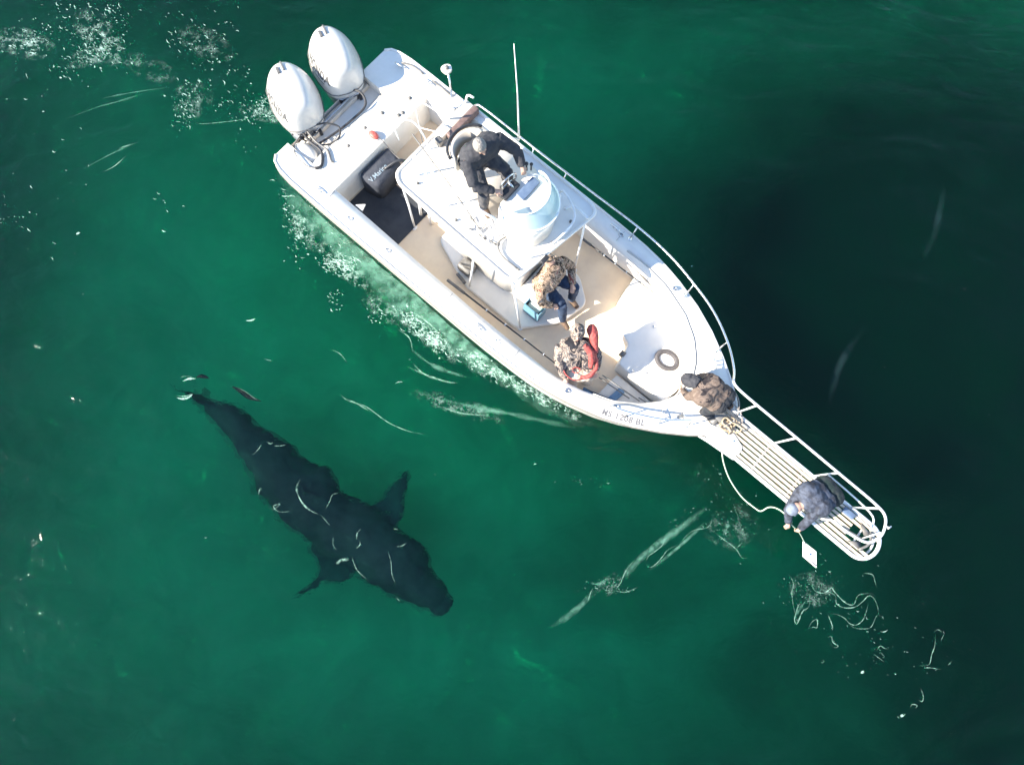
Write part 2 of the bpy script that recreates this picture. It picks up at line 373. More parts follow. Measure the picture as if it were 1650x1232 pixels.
# deck cap (gunwales, foredeck, stern deck with the engine well)
NI = 26; us_i = [1.2+(7.75-1.2)*(1-(1-i/NI)**1.6) for i in range(NI+1)]
bm = NB(); TH_ = .045
def strip(bm, P, Q, flip=False):
    a = [bm.verts.new(p) for p in P]; b = [bm.verts.new(p) for p in Q]
    for i in range(len(P)-1):
        f = [a[i], a[i+1], b[i+1], b[i]]
        bm.faces.new(f[::-1] if flip else f)
for s in (-1, 1):
    outer, inner = [], []
    for i, ui in enumerate(us_i):
        f = i/NI; uo = 1.2+(8.72-1.2)*(f**1.0) if f < .999 else 8.72
        uo = 1.2+(8.72-1.2)*(1-(1-f)**1.45)
        ko = min(1, max(0, (uo-5)/2.0)); outer.append((uo, s*b_(uo), h_(uo)+.002-.07*ko)); inner.append((ui, s*bi_(ui), h_(ui)+.002))
    crown = [((a[0]*.55+c[0]*.45), a[1]*.55+c[1]*.45, max(a[2], c[2])+.014) for a, c in zip(outer, inner)]
    strip(bm, outer, crown, s < 0); strip(bm, crown, inner, s < 0)
    # rounded inner lip, then wall down to the floor
    low = [(p[0], p[1]*1.0, FL-.02) for p in inner]
    strip(bm, inner, low, s < 0)
bmesh.ops.remove_doubles(bm, verts=bm.verts, dist=.0006); bmesh.ops.recalc_face_normals(bm, faces=bm.faces)
gunw = obj("gunwale", bm, gel, boat)
# stern deck
bm = NB(); Hs = .932; W0, W1, WU, WD = -1.06, .74, .60, .70
corner = lambda s, ulist: [(u, s*b_(u), Hs) for u in ulist]
cu = [.02, .06, .1, .17, .25, .35, .5, .6]
P = corner(-1, cu); Q = [(p[0], W0, Hs) for p in P]; strip(bm, P, Q)
P = corner(1, cu); Q = [(p[0], W1, Hs) for p in P]; strip(bm, P, Q, True)
P = [(u, -b_(u), Hs) for u in (.6, .9, 1.2)]; Q = [(u, b_(u), Hs) for u in (.6, .9, 1.2)]; strip(bm, P, Q)
faces(bm, [(.6, W0, Hs), (.6, W1, Hs), (.42, W1, WD), (.42, W0, WD), (.02, W1, WD), (.02, W0, WD)], [(0, 1, 2, 3), (3, 2, 4, 5)])
faces(bm, [(.02, W0, Hs), (.6, W0, Hs), (.42, W0, WD), (.02, W0, WD)], [(0, 1, 2, 3)])
faces(bm, [(.02, W1, Hs), (.6, W1, Hs), (.42, W1, WD), (.02, W1, WD)], [(0, 1, 2, 3)])
faces(bm, [(1.2, -1.15, Hs), (1.2, 1.15, Hs), (1.22, 1.15, FL-.02), (1.22, -1.15, FL-.02)], [(0, 1, 2, 3)])
for s in (-1, 1): faces(bm, [(.02, s*1.36, Hs), (.02, W0 if s < 0 else W1, Hs), (.02, W0 if s < 0 else W1, WD), (.02, s*1.33, WD)], [(0, 1, 2, 3)])
bmesh.ops.recalc_face_normals(bm, faces=bm.faces)
obj("stern_deck", bm, whitedeck, boat, smooth=False)
bm = NB(); tube(bm, [(.10, W0, .745), (.10, W1, .745)], .045, 10); box(bm, (.14, W0+.02, .70), (.2, W1-.02, .80), bev=.01)
obj("transom_cap", bm, creamm, boat)
# cockpit floor
bm = NB(); P, Q = [], []
for i in range(31):
    u = 1.18+(7.72-1.18)*i/30; P.append((u, -bi_(max(u, 1.2))-.01, FL)); Q.append((u, bi_(max(u, 1.2))+.01, FL))
strip(bm, P, Q); obj("cockpit_floor", bm, deckm, boat, smooth=False)
# bow platform (raised), with the step recess and starboard side well
plat = [(5.95, 1.19), (6.0, .7), (6.17, .28), (6.62, .10), (6.70, -.27), (7.35, -.30), (7.66, -.28), (7.72, 0), (7.66, .38), (7.5, .58), (7.35, .71), (7.0, .94), (6.5, 1.12)]
bm = NB(); prism(bm, rounded(plat, .05, 3), FL+.002, PF, bev=.025); obj("bow_platform", bm, whitedeck, boat, smooth=False)
bm = NB(); prism(bm, rounded([(6.75, -.95), (6.85, -1.0), (7.3, -.73), (7.62, -.40), (7.6, -.32), (6.80, -.34)], .03, 2), FL+.003, .42, bev=.01)
obj("side_well_sole", bm, whitedeck, boat, smooth=False)
# rub rail both sides
bm = NB()
for s in (-1, 1):
    tube(bm, [(u, s*(b_(u)+.006), h_(u)-.13) for u in US[:-1]], .018, 6)
obj("rub_rail", bm, rubm, boat)
bm = NB()
for s in (-1, 1):
    tube(bm, [(u, s*(b_(u)-.012), h_(u)+.006-.07*min(1, max(0, (u-5)/2.0))) for u in US[:-2]], .02, 6)
obj("toe_rail", bm, gel, boat)
# step into the white box in front of the console and coffin box
bm = NB(); prism(bm, rounded([(2.9, -.50), (3.8, -.84), (5.0, -.84), (5.5, -.25), (5.62, .30), (5.2, .62), (3.0, .55)], .12, 4), FL+.002, FL+.10, bev=.03)
obj("console_base", bm, whitedeck, boat)
bm = NB(); prism(bm, rounded([(3.35, -.48), (4.35, -.48), (4.62, -.36), (4.62, .36), (4.35, .48), (3.35, .48)], .1, 4), FL+.1, 1.32, bev=.06)
prism(bm, rounded([(3.4, -.42), (3.62, -.42), (3.62, .42), (3.4, .42)], .05, 3), 1.321, 1.42, bev=.03)
con = obj("console", bm, gel, boat)
bm = NB(); box(bm, (4.62, -.42, .42), (5.10, .42, .70), bev=.04); box(bm, (4.63, -.4, .702), (5.08, .4, .78), bev=.035)
obj("console_seat", bm, gel, boat)
# helm leaning post under the tower, aft
bm = NB(); box(bm, (2.25, -.42, .95), (2.68, .42, 1.10), bev=.05)
for y in (-.36, .36): tube(bm, [(2.35, y, FL), (2.38, y, .96)], .025); tube(bm, [(2.6, y, FL), (2.58, y, .96)], .025)
tube(bm, [(2.22, -.40, 1.0), (2.15, -.38, 1.30), (2.13, 0, 1.34), (2.15, .38, 1.30), (2.22, .40, 1.0)], .022, 8, sm=5)
obj("leaning_post", bm, wpipe, boat)
bm = NB(); box(bm, (1.78, .02, FL+.002), (2.18, .46, FL+.40), bev=.03); obj("bait_box", bm, greyp, boat)
bm = NB(); box(bm, (1.80, .04, FL+.402), (2.0, .44, FL+.44), bev=.012); obj("box_lid", bm, creamm, boat)

# ---- tower (hard top platform) ----
TW = 2.38
top = [(2.40, -.70), (2.55, -.80), (4.78, -.86), (5.02, .78), (4.85, .86), (2.55, .86), (2.40, .74)]
bm = NB(); prism(bm, rounded(top, .16, 6), TW-.06, TW, bev=.02); ttop = obj("tower_platform", bm, gel, boat)
rr = rounded(top, .16, 6); bm = NB(); tube(bm, [(p[0], p[1], TW+.004) for p in rr], .026, 8, closed=True); obj("platform_rim", bm, gel, boat)
bm = NB(); prism(bm, rounded([(2.62, -.30), (3.95, -.30), (3.95, .72), (2.62, .72)], .08, 3), TW+.002, TW+.012); obj("platform_tread", bm, creamm, boat)
for (a, b) in (((4.72, -.80, TW-.05), (5.02, -.78, FL+.05)), ((4.02, -.80, TW-.05), (3.88, -.80, FL+.05)), ((2.52, -.74, TW-.05), (2.42, -.60, FL)), ((4.9, .72, TW-.05), (5.05, .66, FL)), ((4.0, .82, TW-.05), (3.88, .80, FL)), ((2.5, .76, TW-.05), (2.42, .62, FL))):
    bm = NB(); tube(bm, [a, ((a[0]+b[0])/2, (a[1]+b[1])/2+.01, (a[2]+b[2])/2), b], .018, 10); tube(bm, [(b[0], b[1], b[2]-.0), (b[0], b[1], b[2]+.015)], .05, 12)
    obj("tower_leg", bm, wpipe, boat)
bm = NB()
for y in (-.8, .8): tube(bm, [(2.5, y*.93, TW-.2), (3.4, y, TW-.22), (4.8, y, TW-.2)], .018, 8)
tube(bm, [(4.3, -.8, TW-.2), (4.3, .8, TW-.2)], .018, 8)
obj("tower_brace", bm, wpipe, boat)
# upper station pod
pod = rounded([(3.98, -.30), (4.34, -.44), (4.66, -.30), (4.74, .05), (4.60, .40), (4.18, .52), (3.98, .42)], .14, 5)
bm = NB(); prism(bm, pod, TW+.003, 2.86, bev=.05); prism(bm, [(4.2+(p[0]-4.2)*.9, .05+(p[1]-.05)*.9) for p in pod], 2.861, 2.93, bev=.04)
podo = obj("upper_console", bm, gel, boat)
bm = NB(); C0 = Vector((4.28, .04)); W = []
for k in range(25):
    a = rad(-110+220*k/24); rx, ry = (.46, .48)
    W.append((C0.x+rx*math.cos(a)*(1 if math.cos(a) > 0 else .7), C0.y+ry*math.sin(a)))
lo = [(p[0]*.98+.085, p[1]*.92, 2.90) for p in W]; hi = [((p[0]-C0.x)*.66+C0.x-.05, (p[1]-C0.y)*.76+C0.y, 3.12) for p in W]
strip(bm, lo, hi); strip(bm, [(p[0]*.997, p[1]*.985, p[2]) for p in lo], [(p[0]*.997, p[1]*.985, p[2]) for p in hi], True)
obj("windscreen", bm, screenm, podo)
bm = NB(); tube(bm, hi, .012, 6); tube(bm, lo, .014, 6); obj("windscreen_trim", bm, wpipe, podo)
bm = NB(); box(bm, (3.93, -.20, 2.94), (4.06, .12, 2.99), bev=.012); obj("dash_panel", bm, black, podo)
bm = NB(); box(bm, (4.10, -.02, 2.935), (4.24, .34, 2.965), bev=.01); obj("instrument_display", bm, bluegrey, podo)
bm = NB(); tube(bm, [(3.92+.02*math.cos(a), .02+.15*math.cos(a), 3.02+.15*math.sin(a)) for a in [2*PI*k/20 for k in range(20)]], .012, 6, closed=True)
for a in (PI/2, PI/2+2.09, PI/2+4.18): tube(bm, [(3.92, .02, 3.02), (3.92+.02*math.cos(a), .02+.15*math.cos(a), 3.02+.15*math.sin(a))], .008, 6)
tube(bm, [(3.92, .02, 3.02), (4.02, .02, 2.98)], .02, 8); obj("steering_wheel", bm, steel, podo)
bm = NB(); tube(bm, [(3.98, .36, 2.95), (3.95, .37, 3.06)], .012); ball(bm, (3.95, .37, 3.08), .03, 10); tube(bm, [(4.02, .40, 2.95), (4.0, .42, 3.05)], .012); ball(bm, (4.0, .42, 3.06), .026, 10)
obj("throttle_lever", bm, blackp, podo)
# seat of the upper station
bm = NB(); box(bm, (3.10, -.24, 2.80), (3.50, .26, 2.90), bev=.04); tube(bm, [(3.3, .01, TW+.003), (3.3, .01, 2.82)], .06, 12)
seat = obj("upper_seat", bm, creamm, boat)
bm = NB(); back = []
for k in range(13):
    a = rad(100+160*k/12); back.append((3.30+.26*math.cos(a), .0+.30*math.sin(a)))
P = [(p[0], p[1], 2.92) for p in back]; Q = [(p[0]-.05, p[1]*1.05, 3.20) for p in back]
strip(bm, P, Q); obj_ = obj("seat_back", bm, creamm, seat)
md = obj_.modifiers.new("s", 'SOLIDIFY'); md.thickness = .05
bm = NB(); tube(bm, [(q[0]-.03, q[1]*1.05, 3.205) for q in Q], .022, 8); obj("seat_trim", bm, blackp, seat)
# brown bolster at the aft edge, with its cream shelf
bm = NB(); box(bm, (2.44, .12, TW+.003), (2.58, .84, TW+.12), bev=.02); shelf = obj("bolster_shelf", bm, creamm, boat)
bm = NB(); box(bm, (2.585, .20, TW+.003), (2.68, .84, TW+.15), bev=.018); obj("bolster", bm, mat("brown_vinyl", (.17, .11, .10), .55, col2=(.12, .08, .07), nscale=20), shelf)
bm = NB(); box(bm, (2.50, .02, TW+.003), (2.62, .11, TW+.13), bev=.015); obj("shelf_end", bm, greyp, shelf)
# station rail hoops
bm = NB()
tube(bm, [(2.66, -.52, TW+.02), (2.68, -.54, 3.0), (2.85, -.58, 3.08), (3.5, -.60, 3.08), (3.95, -.56, 3.06), (4.12, -.5, 2.98), (4.16, -.47, 2.7), (4.16, -.47, TW+.02)], .017, 8, sm=4)
tube(bm, [(3.3, -.6, TW+.02), (3.3, -.6, 3.07)], .013, 8)
tube(bm, [(2.68, -.53, 2.75), (3.3, -.6, 2.75), (4.12, -.5, 2.72)], .012, 8)
obj("station_rail", bm, wpipe, boat)
bm = NB()
tube(bm, [(4.40, .62, TW+.02), (4.50, .62, TW+.22), (4.86, .42, TW+.24), (4.90, 0, TW+.24), (4.80, -.30, TW+.20), (4.72, -.42, TW+.02)], .018, 8, sm=5)
obj("station_rail", bm, wpipe, boat)
bm = NB(); tube(bm, [(4.62, .52, TW+.01), (4.72, .62, TW+.05), (5.0, .60, TW+.08)], .02, 8, sm=4); tube(bm, [(4.45, .60, TW+.004), (4.45, .60, TW+.05)], .03, 10)
obj("grab_handle", bm, wpipe, ttop)
bm = NB(); tube(bm, [(4.30, -.30, TW+.03), (4.25, -.55, TW+.05), (4.42, -.66, TW+.04), (4.72, -.66, TW+.03)], .014, 8, sm=4); ball(bm, (4.73, -.66, TW+.03), .022, 8)
obj("tower_cable", bm, greyp, ttop)
for (x, y) in ((4.83, -.02), (4.93, -.30), (4.82, .42), (3.55, -.68), (4.05, -.62), (3.8, -.66), (2.75, -.62)):
    bm = NB(); tube(bm, [(x, y, TW+.001), (x, y, TW+.03)], .022, 10); ball(bm, (x, y, TW+.035), (.02, .02, .012), 8); obj("deck_fitting", bm, greyp, ttop)
bm = NB(); box(bm, (4.88, -.36, TW+.003), (4.95, -.22, TW+.05), bev=.01); obj("nav_light", bm, blackp, ttop)
# small hardware round the starboard side of the tower
for i in range(9):
    x = 3.72+.07*i; y = -.52-.012*i+random.uniform(-.05, .05); bm = NB()
    tube(bm, [(x, y, TW+.02), (x+random.uniform(-.06, .1), y+random.uniform(-.1, .1), TW+.05), (x+random.uniform(.05, .16), y+random.uniform(-.08, .08), TW+.04)], random.uniform(.008, .014), 6)
    obj("rod_holder", bm, [greyp, steel, wpipe][i % 3], ttop)
# ladder, port aft
bm = NB()
for y in (.42, .78): tube(bm, [(1.72, y, FL), (1.95, y, 1.3), (2.42, y, TW+.04), (2.50, y, TW+.35), (2.62, y, TW+.42)], .017, 8, sm=3)
for k in range(5):
    t = (k+.6)/5; x = 1.74+.62*t; z = FL+.15+1.8*t; tube(bm, [(x, .42, z), (x, .78, z)], .014, 8)
obj("tower_ladder", bm, wpipe, boat)
# whip antennas
bm = NB(); tube(bm, [(3.18, 1.22, 1.75, .02), (3.17, 1.22, 1.95, .017), (3.14, 1.14, 3.0, .010), (3.10, 1.02, 4.15, .005)], seg=8); tube(bm, [(3.18, 1.22, 1.77), (3.22, .84, TW-.03)], .016, 8)
ant = obj("whip_antenna", bm, mat("antenna_white", (.85, .86, .84), .4, col2=(.8, .8, .78), nscale=8), boat)
bm = NB(); tube(bm, [(2.30, -.20, TW+.32, .012), (3.2, -.42, TW+.30, .010), (3.95, -.60, TW+.14, .007)], seg=7); obj("folded_antenna", bm, greyp, boat)
bm = NB(); tube(bm, [(2.10, -.30, TW+.05), (2.05, -.28, TW+.40), (2.2, -.1, TW+.43), (2.45, -.12, TW+.38), (2.5, -.1, TW+.02)], .012, 7, sm=3); obj("aft_hoop", bm, wpipe, boat)
# rails along the port sheer, running into the pulpit rail
RZ = 1.38
prail = [(1.95, 1.47, .94), (2.02, 1.50, 1.18), (2.25, 1.52, 1.24), (3.3, 1.52, 1.26), (4.5, 1.53, 1.30), (5.5, 1.53, 1.36), (6.2, 1.46, 1.42), (6.8, 1.30, 1.50), (7.3, 1.10, 1.6), (7.75, .80, 1.72), (8.05, .48, 1.86), (8.15, .26, 1.98)]
bm = NB(); tube(bm, prail, .018, 8, sm=5)
for (u, v, z) in (prail[3], (4.0, 1.525, 1.28), prail[5], prail[7], prail[9]):
    uu = u; tube(bm, [(u, v, z), (uu, b_(uu)-.1, h_(uu)+.004)], .012, 7); tube(bm, [(uu, b_(uu)-.1, h_(uu)+.003), (uu, b_(uu)-.1, h_(uu)+.016)], .032, 10)
obj("bow_rail", bm, steel, boat)
bm = NB(); srail = [(7.0, -1.06, 1.15), (7.05, -1.05, 1.35), (7.3, -.96, 1.42), (7.75, -.74, 1.55), (8.1, -.50, 1.72), (8.4, -.42, 1.9), (8.7, -.44, 2.0)]
tube(bm, srail, .016, 8, sm=5)
for (u, v, z) in (srail[2], srail[3], srail[4]): tube(bm, [(u, v, z), (u, -b_(u)+.1, h_(u)+.004)], .012, 7)
obj("bow_rail", bm, steel, boat)

# ---- bow pulpit ----
PW = 1.30; PC = -.13; PHW = .285; PU0, PU1 = 8.42, 11.22
def pulp(u0, u1, hw, n=14):
    L = [(u0, PC-hw), (u1, PC-hw)] + [(u1+hw*.95*math.sin(PI*k/n), PC-hw*math.cos(PI*k/n)) for k in range(1, n)] + [(u1, PC+hw), (u0, PC+hw)]
    return L
bm = NB(); tube(bm, [(p[0], p[1], PW) for p in pulp(8.05, PU1, PHW)], .030, 10)
tube(bm, [(p[0], p[1], PW-.09) for p in pulp(8.3, PU1-.02, PHW-.03)], .018, 8)
for u in (8.7, 9.3, 9.95, 10.6, 11.15): tube(bm, [(u, PC-PHW, PW-.03), (u, PC+PHW, PW-.03)], .016, 8)
obj("pulpit_frame", bm, wpipe, boat)
bm = NB(); nsl = 7
for k in range(nsl):
    c = PC-PHW+.03+(2*PHW-.06)*(k+.5)/nsl; hw = (2*PHW-.06)/nsl/2-.015
    ue = PU1+math.sqrt(max(0, PHW**2-(c-PC)**2))*.85
    box(bm, (8.35+random.uniform(0, .06), c-hw, PW-.012), (10.98 if k in (2, 3, 4) else ue, c+hw, PW+.014+random.uniform(-.003, .003)), bev=.004)
obj("pulpit_planks", bm, paleteak, boat, smooth=False)
bm = NB(); prism(bm, rounded([(7.95, PC-.30), (9.0, PC-.27), (9.0, PC-.08), (8.6, PC+.05), (8.0, PC+.05)], .08, 3), PW-.015, PW+.030, bev=.01); obj("pulpit_base", bm, gel, boat)
# pulpit rails
RW = 2.02; rp = [(8.15, .26, 1.98), (8.35, .20, RW), (9.3, .19, RW), (10.1, .18, RW), (10.75, .17, RW), (10.98, .12, RW), (11.08, -.05, RW), (11.08, -.2, RW), (10.98, -.36, RW), (10.7, -.42, RW), (10.45, -.42, RW)]
bm = NB(); tube(bm, rp, .019, 9, sm=5)
tube(bm, [(10.45, -.42, RW), (10.40, -.42, 1.7), (10.38, -.42, PW)], .016, 8, sm=3)
for u in (8.62, 9.35, 10.12, 10.85): tube(bm, [(u, .19 if u < 10.5 else .15, RW), (u-.04, PC+PHW, PW)], .015, 8)
tube(bm, [(10.12, .185, 1.68), (10.6, .175, 1.68), (10.98, .12, 1.7), (11.06, -.05, 1.72)], .014, 8, sm=4)
tube(bm, [(11.06, -.12, RW), (11.2, -.12, PW+.02)], .014, 8)
obj("pulpit_rail", bm, wpipe, boat)
bm = NB(); tube(bm, [(11.06, .0, RW), (11.12, .03, RW+.01)], .010, 7); tube(bm, [(11.11, .0, RW), (11.13, .06, RW)], .011, 7); obj("rail_light", bm, wpipe, boat)
# anchor, roller and fittings at the pulpit tip
bm = NB(); tube(bm, [(10.85, -.2, PW+.03), (11.3, -.12, PW+.05)], .022, 8); tube(bm, [(11.25, -.3, PW+.03), (11.32, -.12, PW+.06), (11.25, .04, PW+.03)], .02, 8, sm=3)
prism(bm, [(11.05, -.30), (11.3, -.28), (11.2, -.18)], PW+.02, PW+.035); prism(bm, [(11.05, .05), (11.3, .02), (11.2, -.07)], PW+.02, PW+.035)
anc = obj("anchor", bm, greyp, boat)
bm = NB(); box(bm, (10.72, .0, PW+.016), (10.92, .10, PW+.07), bev=.02); obj("anchor_chock", bm, bluegrey, boat)
bm = NB(); box(bm, (10.30, -.22, PW+.016), (10.6, -.02, PW+.05), bev=.012); obj("roller_plate", bm, greyp, boat)
bm = NB(); tube(bm, [(7.75, -.62, .95), (8.3, -.44, 1.05), (9.0, PC-PHW, PW-.06)], .03, 8, sm=3); tube(bm, [(8.2, .25, .7), (9.0, PC+PHW-.05, PW-.08)], .02, 8); obj("pulpit_strut", bm, wpipe, boat)
# windlass, cleats, hatches
bm = NB(); box(bm, (8.28, -.16, 1.24), (8.5, .02, 1.42), bev=.04); tube(bm, [(8.39, -.24, 1.35), (8.39, .08, 1.35)], .05, 14); obj("windlass", bm, greyp, boat)
def cleat(x, y, z, a):
    bm = NB(); d = Vector((math.cos(a), math.sin(a), 0)); p = Vector((x, y, z))
    tube(bm, [p-d*.10+Vector((0, 0, .035)), p-d*.04+Vector((0, 0, .045)), p+d*.04+Vector((0, 0, .045)), p+d*.10+Vector((0, 0, .035))], .010, 7)
    for q in (-.035, .035): tube(bm, [p+d*q, p+d*q+Vector((0, 0, .045))], .011, 7)
    obj("cleat", bm, steel, boat)
for (x, y, a) in ((1.0, -1.36, 0), (1.0, 1.36, 0), (4.6, -1.40, 0), (5.2, 1.40, 0), (7.75, -.62, -.6), (7.85, .58, -.7), (.45, 1.28, .1)): cleat(x, y, h_(x)+.02, a)
for (x, y) in ((1.75, -1.36), (2.6, -1.36), (5.0, -1.36), (6.35, -1.28), (1.75, 1.36), (2.65, 1.36), (5.35, 1.38), (6.6, 1.18), (7.1, -.98), (7.95, -.48)):
    bm = NB(); zz = h_(x)+.02; tube(bm, [(x+.045*math.cos(a), y+.028*math.sin(a), zz) for a in [2*PI*k/14 for k in range(14)]], .008, 6, closed=True)
    tube(bm, [(x, y, zz-.02), (x, y, zz-.006)], .03, 12); obj("rod_holder", bm, steel, boat)
for (x, y) in ((.82, .42), (.80, .02), (.82, -.42), (1.06, .58), (1.08, .66), (.98, .95)):
    bm = NB(); tube(bm, [(x, y, Hs+.001), (x, y, Hs+.012)], .034, 14); tube(bm, [(x, y, Hs+.012), (x, y, Hs+.02)], .018, 10); obj("deck_fitting", bm, greyp, boat)
for (x, y) in ((6.75, .62), (7.2, .75), (7.15, -.1), (7.45, .0), (6.95, -.22), (6.3, .55)):
    bm = NB(); tube(bm, [(x, y, PF+.001), (x, y, PF+.012)], .020, 10); obj("deck_fitting", bm, steel, boat)
bm = NB(); E_ = [2*PI*k/32 for k in range(32)]
hx, hy, ha = 7.27, .30, rad(10)
def ell(a, rx, ry): x, y = rx*math.cos(a), ry*math.sin(a); return (hx+x*math.cos(ha)-y*math.sin(ha), hy+x*math.sin(ha)+y*math.cos(ha))
tube(bm, [(*ell(a, .175, .135), PF+.018) for a in E_], .043, 8, closed=True); obj("hatch_ring", bm, mat("hatch_gasket", (.085, .08, .083), .7, col2=(.055, .05, .055), nscale=30, bump=.4), boat)
bm = NB(); prism(bm, [ell(a, .14, .10) for a in E_], PF+.002, PF+.02, bev=.005); obj("deck_hatch", bm, gel, boat)
bm = NB(); prism(bm, rounded([(.66, -.55), (.66, .1), (1.12, .1), (1.12, -.55)], .06, 4), Hs+.002, Hs+.012, bev=.004); obj("livewell_lid", bm, gel, boat, smooth=False)
bm = NB(); box(bm, (6.60, -.13, PF-.10), (6.69, -.05, PF+.01)); obj("latch", bm, greyp, boat)
# cushion edge piping round the inner bow coaming
bm = NB(); P = []
for k in range(24):
    u = 5.6+(7.72-5.6)*(1-(1-k/23)**1.7); P.append((u, bi_(u)-.01, h_(u)+.012))
P += [(p[0], -p[1], p[2]) for p in P[::-1][1:16]]
tube(bm, P, .010, 6); obj("coaming_trim", bm, mat("trim_grey", (.42, .41, .39), .6), boat)
# registration number on the starboard bow
def hull_text(s, u0, size):
    me = text_mesh(s, size, .004, space=1.08); ins = .035
    for v in me.vertices:     # lies on the sloping shoulder of the bow, reading from outside
        u = u0+v.co.x; t = ins+v.co.y; e = .05; db = (b_(u+e)-b_(u-e))/(2*e); L = math.hypot(1, db)
        v.co = Vector((u+t*db/L*1.0, -(b_(u)-t/L), h_(u)))
    snap(me, gunw, (0, 0, -1), .005)
    o = obj("registration_lettering", me, mat("reg_grey", (.12, .12, .13), .5), boat, smooth=False); o['label'] = "grey registration lettering on the bow reading MS 1208 BL"
hull_text("MS 1208 BL", 7.00, .125)

for s_ in (-1, 1):
    for u in (1.22, 3.9, 5.35):
        bm = NB(); tube(bm, [(u, s_*(bi_(u)+.02), h_(u)+.010), (u, s_*(bi_(u)*.5+b_(u)*.5), h_(u)+.017), (u, s_*(b_(u)-.05), h_(u)+.006-.02*max(0, u-5))], .004, 5); obj("deck_seam", bm, mat("seam_grey", (.34, .32, .30), .7), boat)
for u in (1.19, .66):
    bm = NB(); tube(bm, [(u, -1.2, Hs+.001), (u, 1.2, Hs+.001)], .004, 5); obj("deck_seam", bm, mat("seam_grey", (.34, .32, .30), .7), boat)
# ---- outboards ----
def motor(base, ang):
    """u,v of the swivel at the transom; ang = steering angle"""
    M = Matrix.Translation((base[0], base[1], 0)) @ Matrix.Rotation(ang, 4, 'Z') @ Matrix.Rotation(rad(-3), 4, 'Y')
    prof = [(-.93, .0), (-.915, .15), (-.84, .29), (-.68, .40), (-.46, .43), (-.26, .41), (-.08, .365), (.05, .30), (.12, .19), (.145, 0)]
    hw = lambda x: lerp(prof, x)
    def ring(sc_, z, dx=0, sx=1):
        r = []
        for x, y in prof: r.append((dx+(x+.45)*sx-.45, -y*sc_, z))
        for x, y in prof[-2:0:-1]: r.append((dx+(x+.45)*sx-.45, y*sc_, z))
        return r
    lv = [(.80, .80, 0, .88), (.86, .95, 0, .97), (.92, 1.0, 0, 1), (1.08, .99, 0, .99), (1.20, .94, .0, .98), (1.32, .83, .01, .95), (1.41, .69, .02, .90), (1.47, .55, .02, .82), (1.505, .36, .02, .66), (1.515, .12, .02, .35)]
    def scale_at(z):
        return lerp([(l[0], l[1]) for l in lv], z)
    bm = NB(); R = []
    for z, s, dx, sx in lv: R.append([bm.verts.new(M @ Vector((p[0], p[1], z+.10*max(0, -(p[0]+.1))*(1 if z > .9 else .2)))) for p in ring(s, z, dx, sx)])
    n = len(R[0])
    for A, B in zip(R, R[1:]):
        for k in range(n): bm.faces.new([A[k], A[(k+1) % n], B[(k+1) % n], B[k]])
    bm.faces.new(R[-1]); bm.faces.new(R[0][::-1]); bmesh.ops.recalc_face_normals(bm, faces=bm.faces)
    m = obj("outboard_motor", bm, cowl, boat)
    md = m.modifiers.new("b", 'SUBSURF'); md.levels = 1; md.render_levels = 2
    def T(pts): return [tuple(M @ Vector(p[:3])) + tuple(p[3:]) for p in pts]
    t = NB(); tube(t, T([(p[0], p[1]*1.004, .985+.10*max(0, -(p[0]+.1))) for p in ring(1.0, 0)]), .007, 5, closed=True); obj("cowl_seam", t, greyp, m)
    bm = NB()   # lower cowl, midsection, bracket, gearcase
    pr = [(x*.92-.03, y*.80) for x, y in prof]; A = [(x, -y) for x, y in pr]+[(x, y) for x, y in pr[-2:0:-1]]
    t = NB(); prism(t, A, .58, .84); t.transform(M); me = bpy.data.meshes.new("t"); t.to_mesh(me); t.free(); bm.from_mesh(me)
    tube(bm, T([(-.42, 0, .62, .20), (-.45, 0, .25, .13), (-.45, 0, -.2, .10), (-.46, 0, -.6, .08)]), seg=12)
    tube(bm, T([(-.72, 0, -.62, .03), (-.55, 0, -.62, .09), (-.3, 0, -.62, .08), (-.12, 0, -.62, .02)]), seg=10)
    obj("midsection", bm, silver, m)
    bm = NB(); t = NB(); box(t, (-.12, -.14, .48), (.10, .14, .82), bev=.03); box(t, (-.06, -.20, .68), (.14, -.14, .80), bev=.02); box(t, (-.06, .14, .68), (.14, .20, .80), bev=.02)
    t.transform(M); me = bpy.data.meshes.new("t"); t.to_mesh(me); t.free(); bm.from_mesh(me); obj("mounting_bracket", bm, blackp, m)
    # sunken intake slots on top
    for (x0, x1, y0, y1) in ((-.80, -.62, .015, .045), (-.72, -.60, -.09, -.04)):
        zt = 1.52+.10*.6
        t = NB(); box(t, (x0, y0, zt-.03), (x1, y1, zt+.006), bev=.006); t.transform(M); obj("intake_slot", t, greyp, m)
    t = NB(); box(t, (-.10, -.06, 1.40), (-.08, .06, 1.425), bev=.004); t.transform(M); obj("front_badge", t, greyp, m)
    t = NB(); box(t, (-.20, .10, 1.395), (.0, .20, 1.44), bev=.02); t.transform(M); obj("cowl_latch", t, cowl, m)
    me = text_mesh("HONDA", .15, .007, space=1.10)
    xs = [v.co.x for v in me.vertices]; W_ = max(xs)
    for v in me.vertices:
        x = -.56+v.co.x; z = 1.22+v.co.y*1.35; y = -(hw(x)*scale_at(z)*.985+.012)
        v.co = M @ Vector((x, y, z+.10*max(0, -(x+.1))))
    snap(me, m, M.to_3x3() @ Vector((0, .8, -.6)), .005)
    obj("lettering", me, letter, m, smooth=False)
    # pinstripe under the lettering
    pts = []
    for k in range(14):
        x = -.78+.72*k/13; z = 1.16; pts.append((x, -(hw(x)*scale_at(z)*.985+.006), z+.10*max(0, -(x+.1))))
    t = NB(); tube(t, T(pts), .006, 5); obj("cowl_stripe", t, greyp, m)
    return m
motor((.10, .34), rad(-24)); motor((.06, -.62), rad(-24))
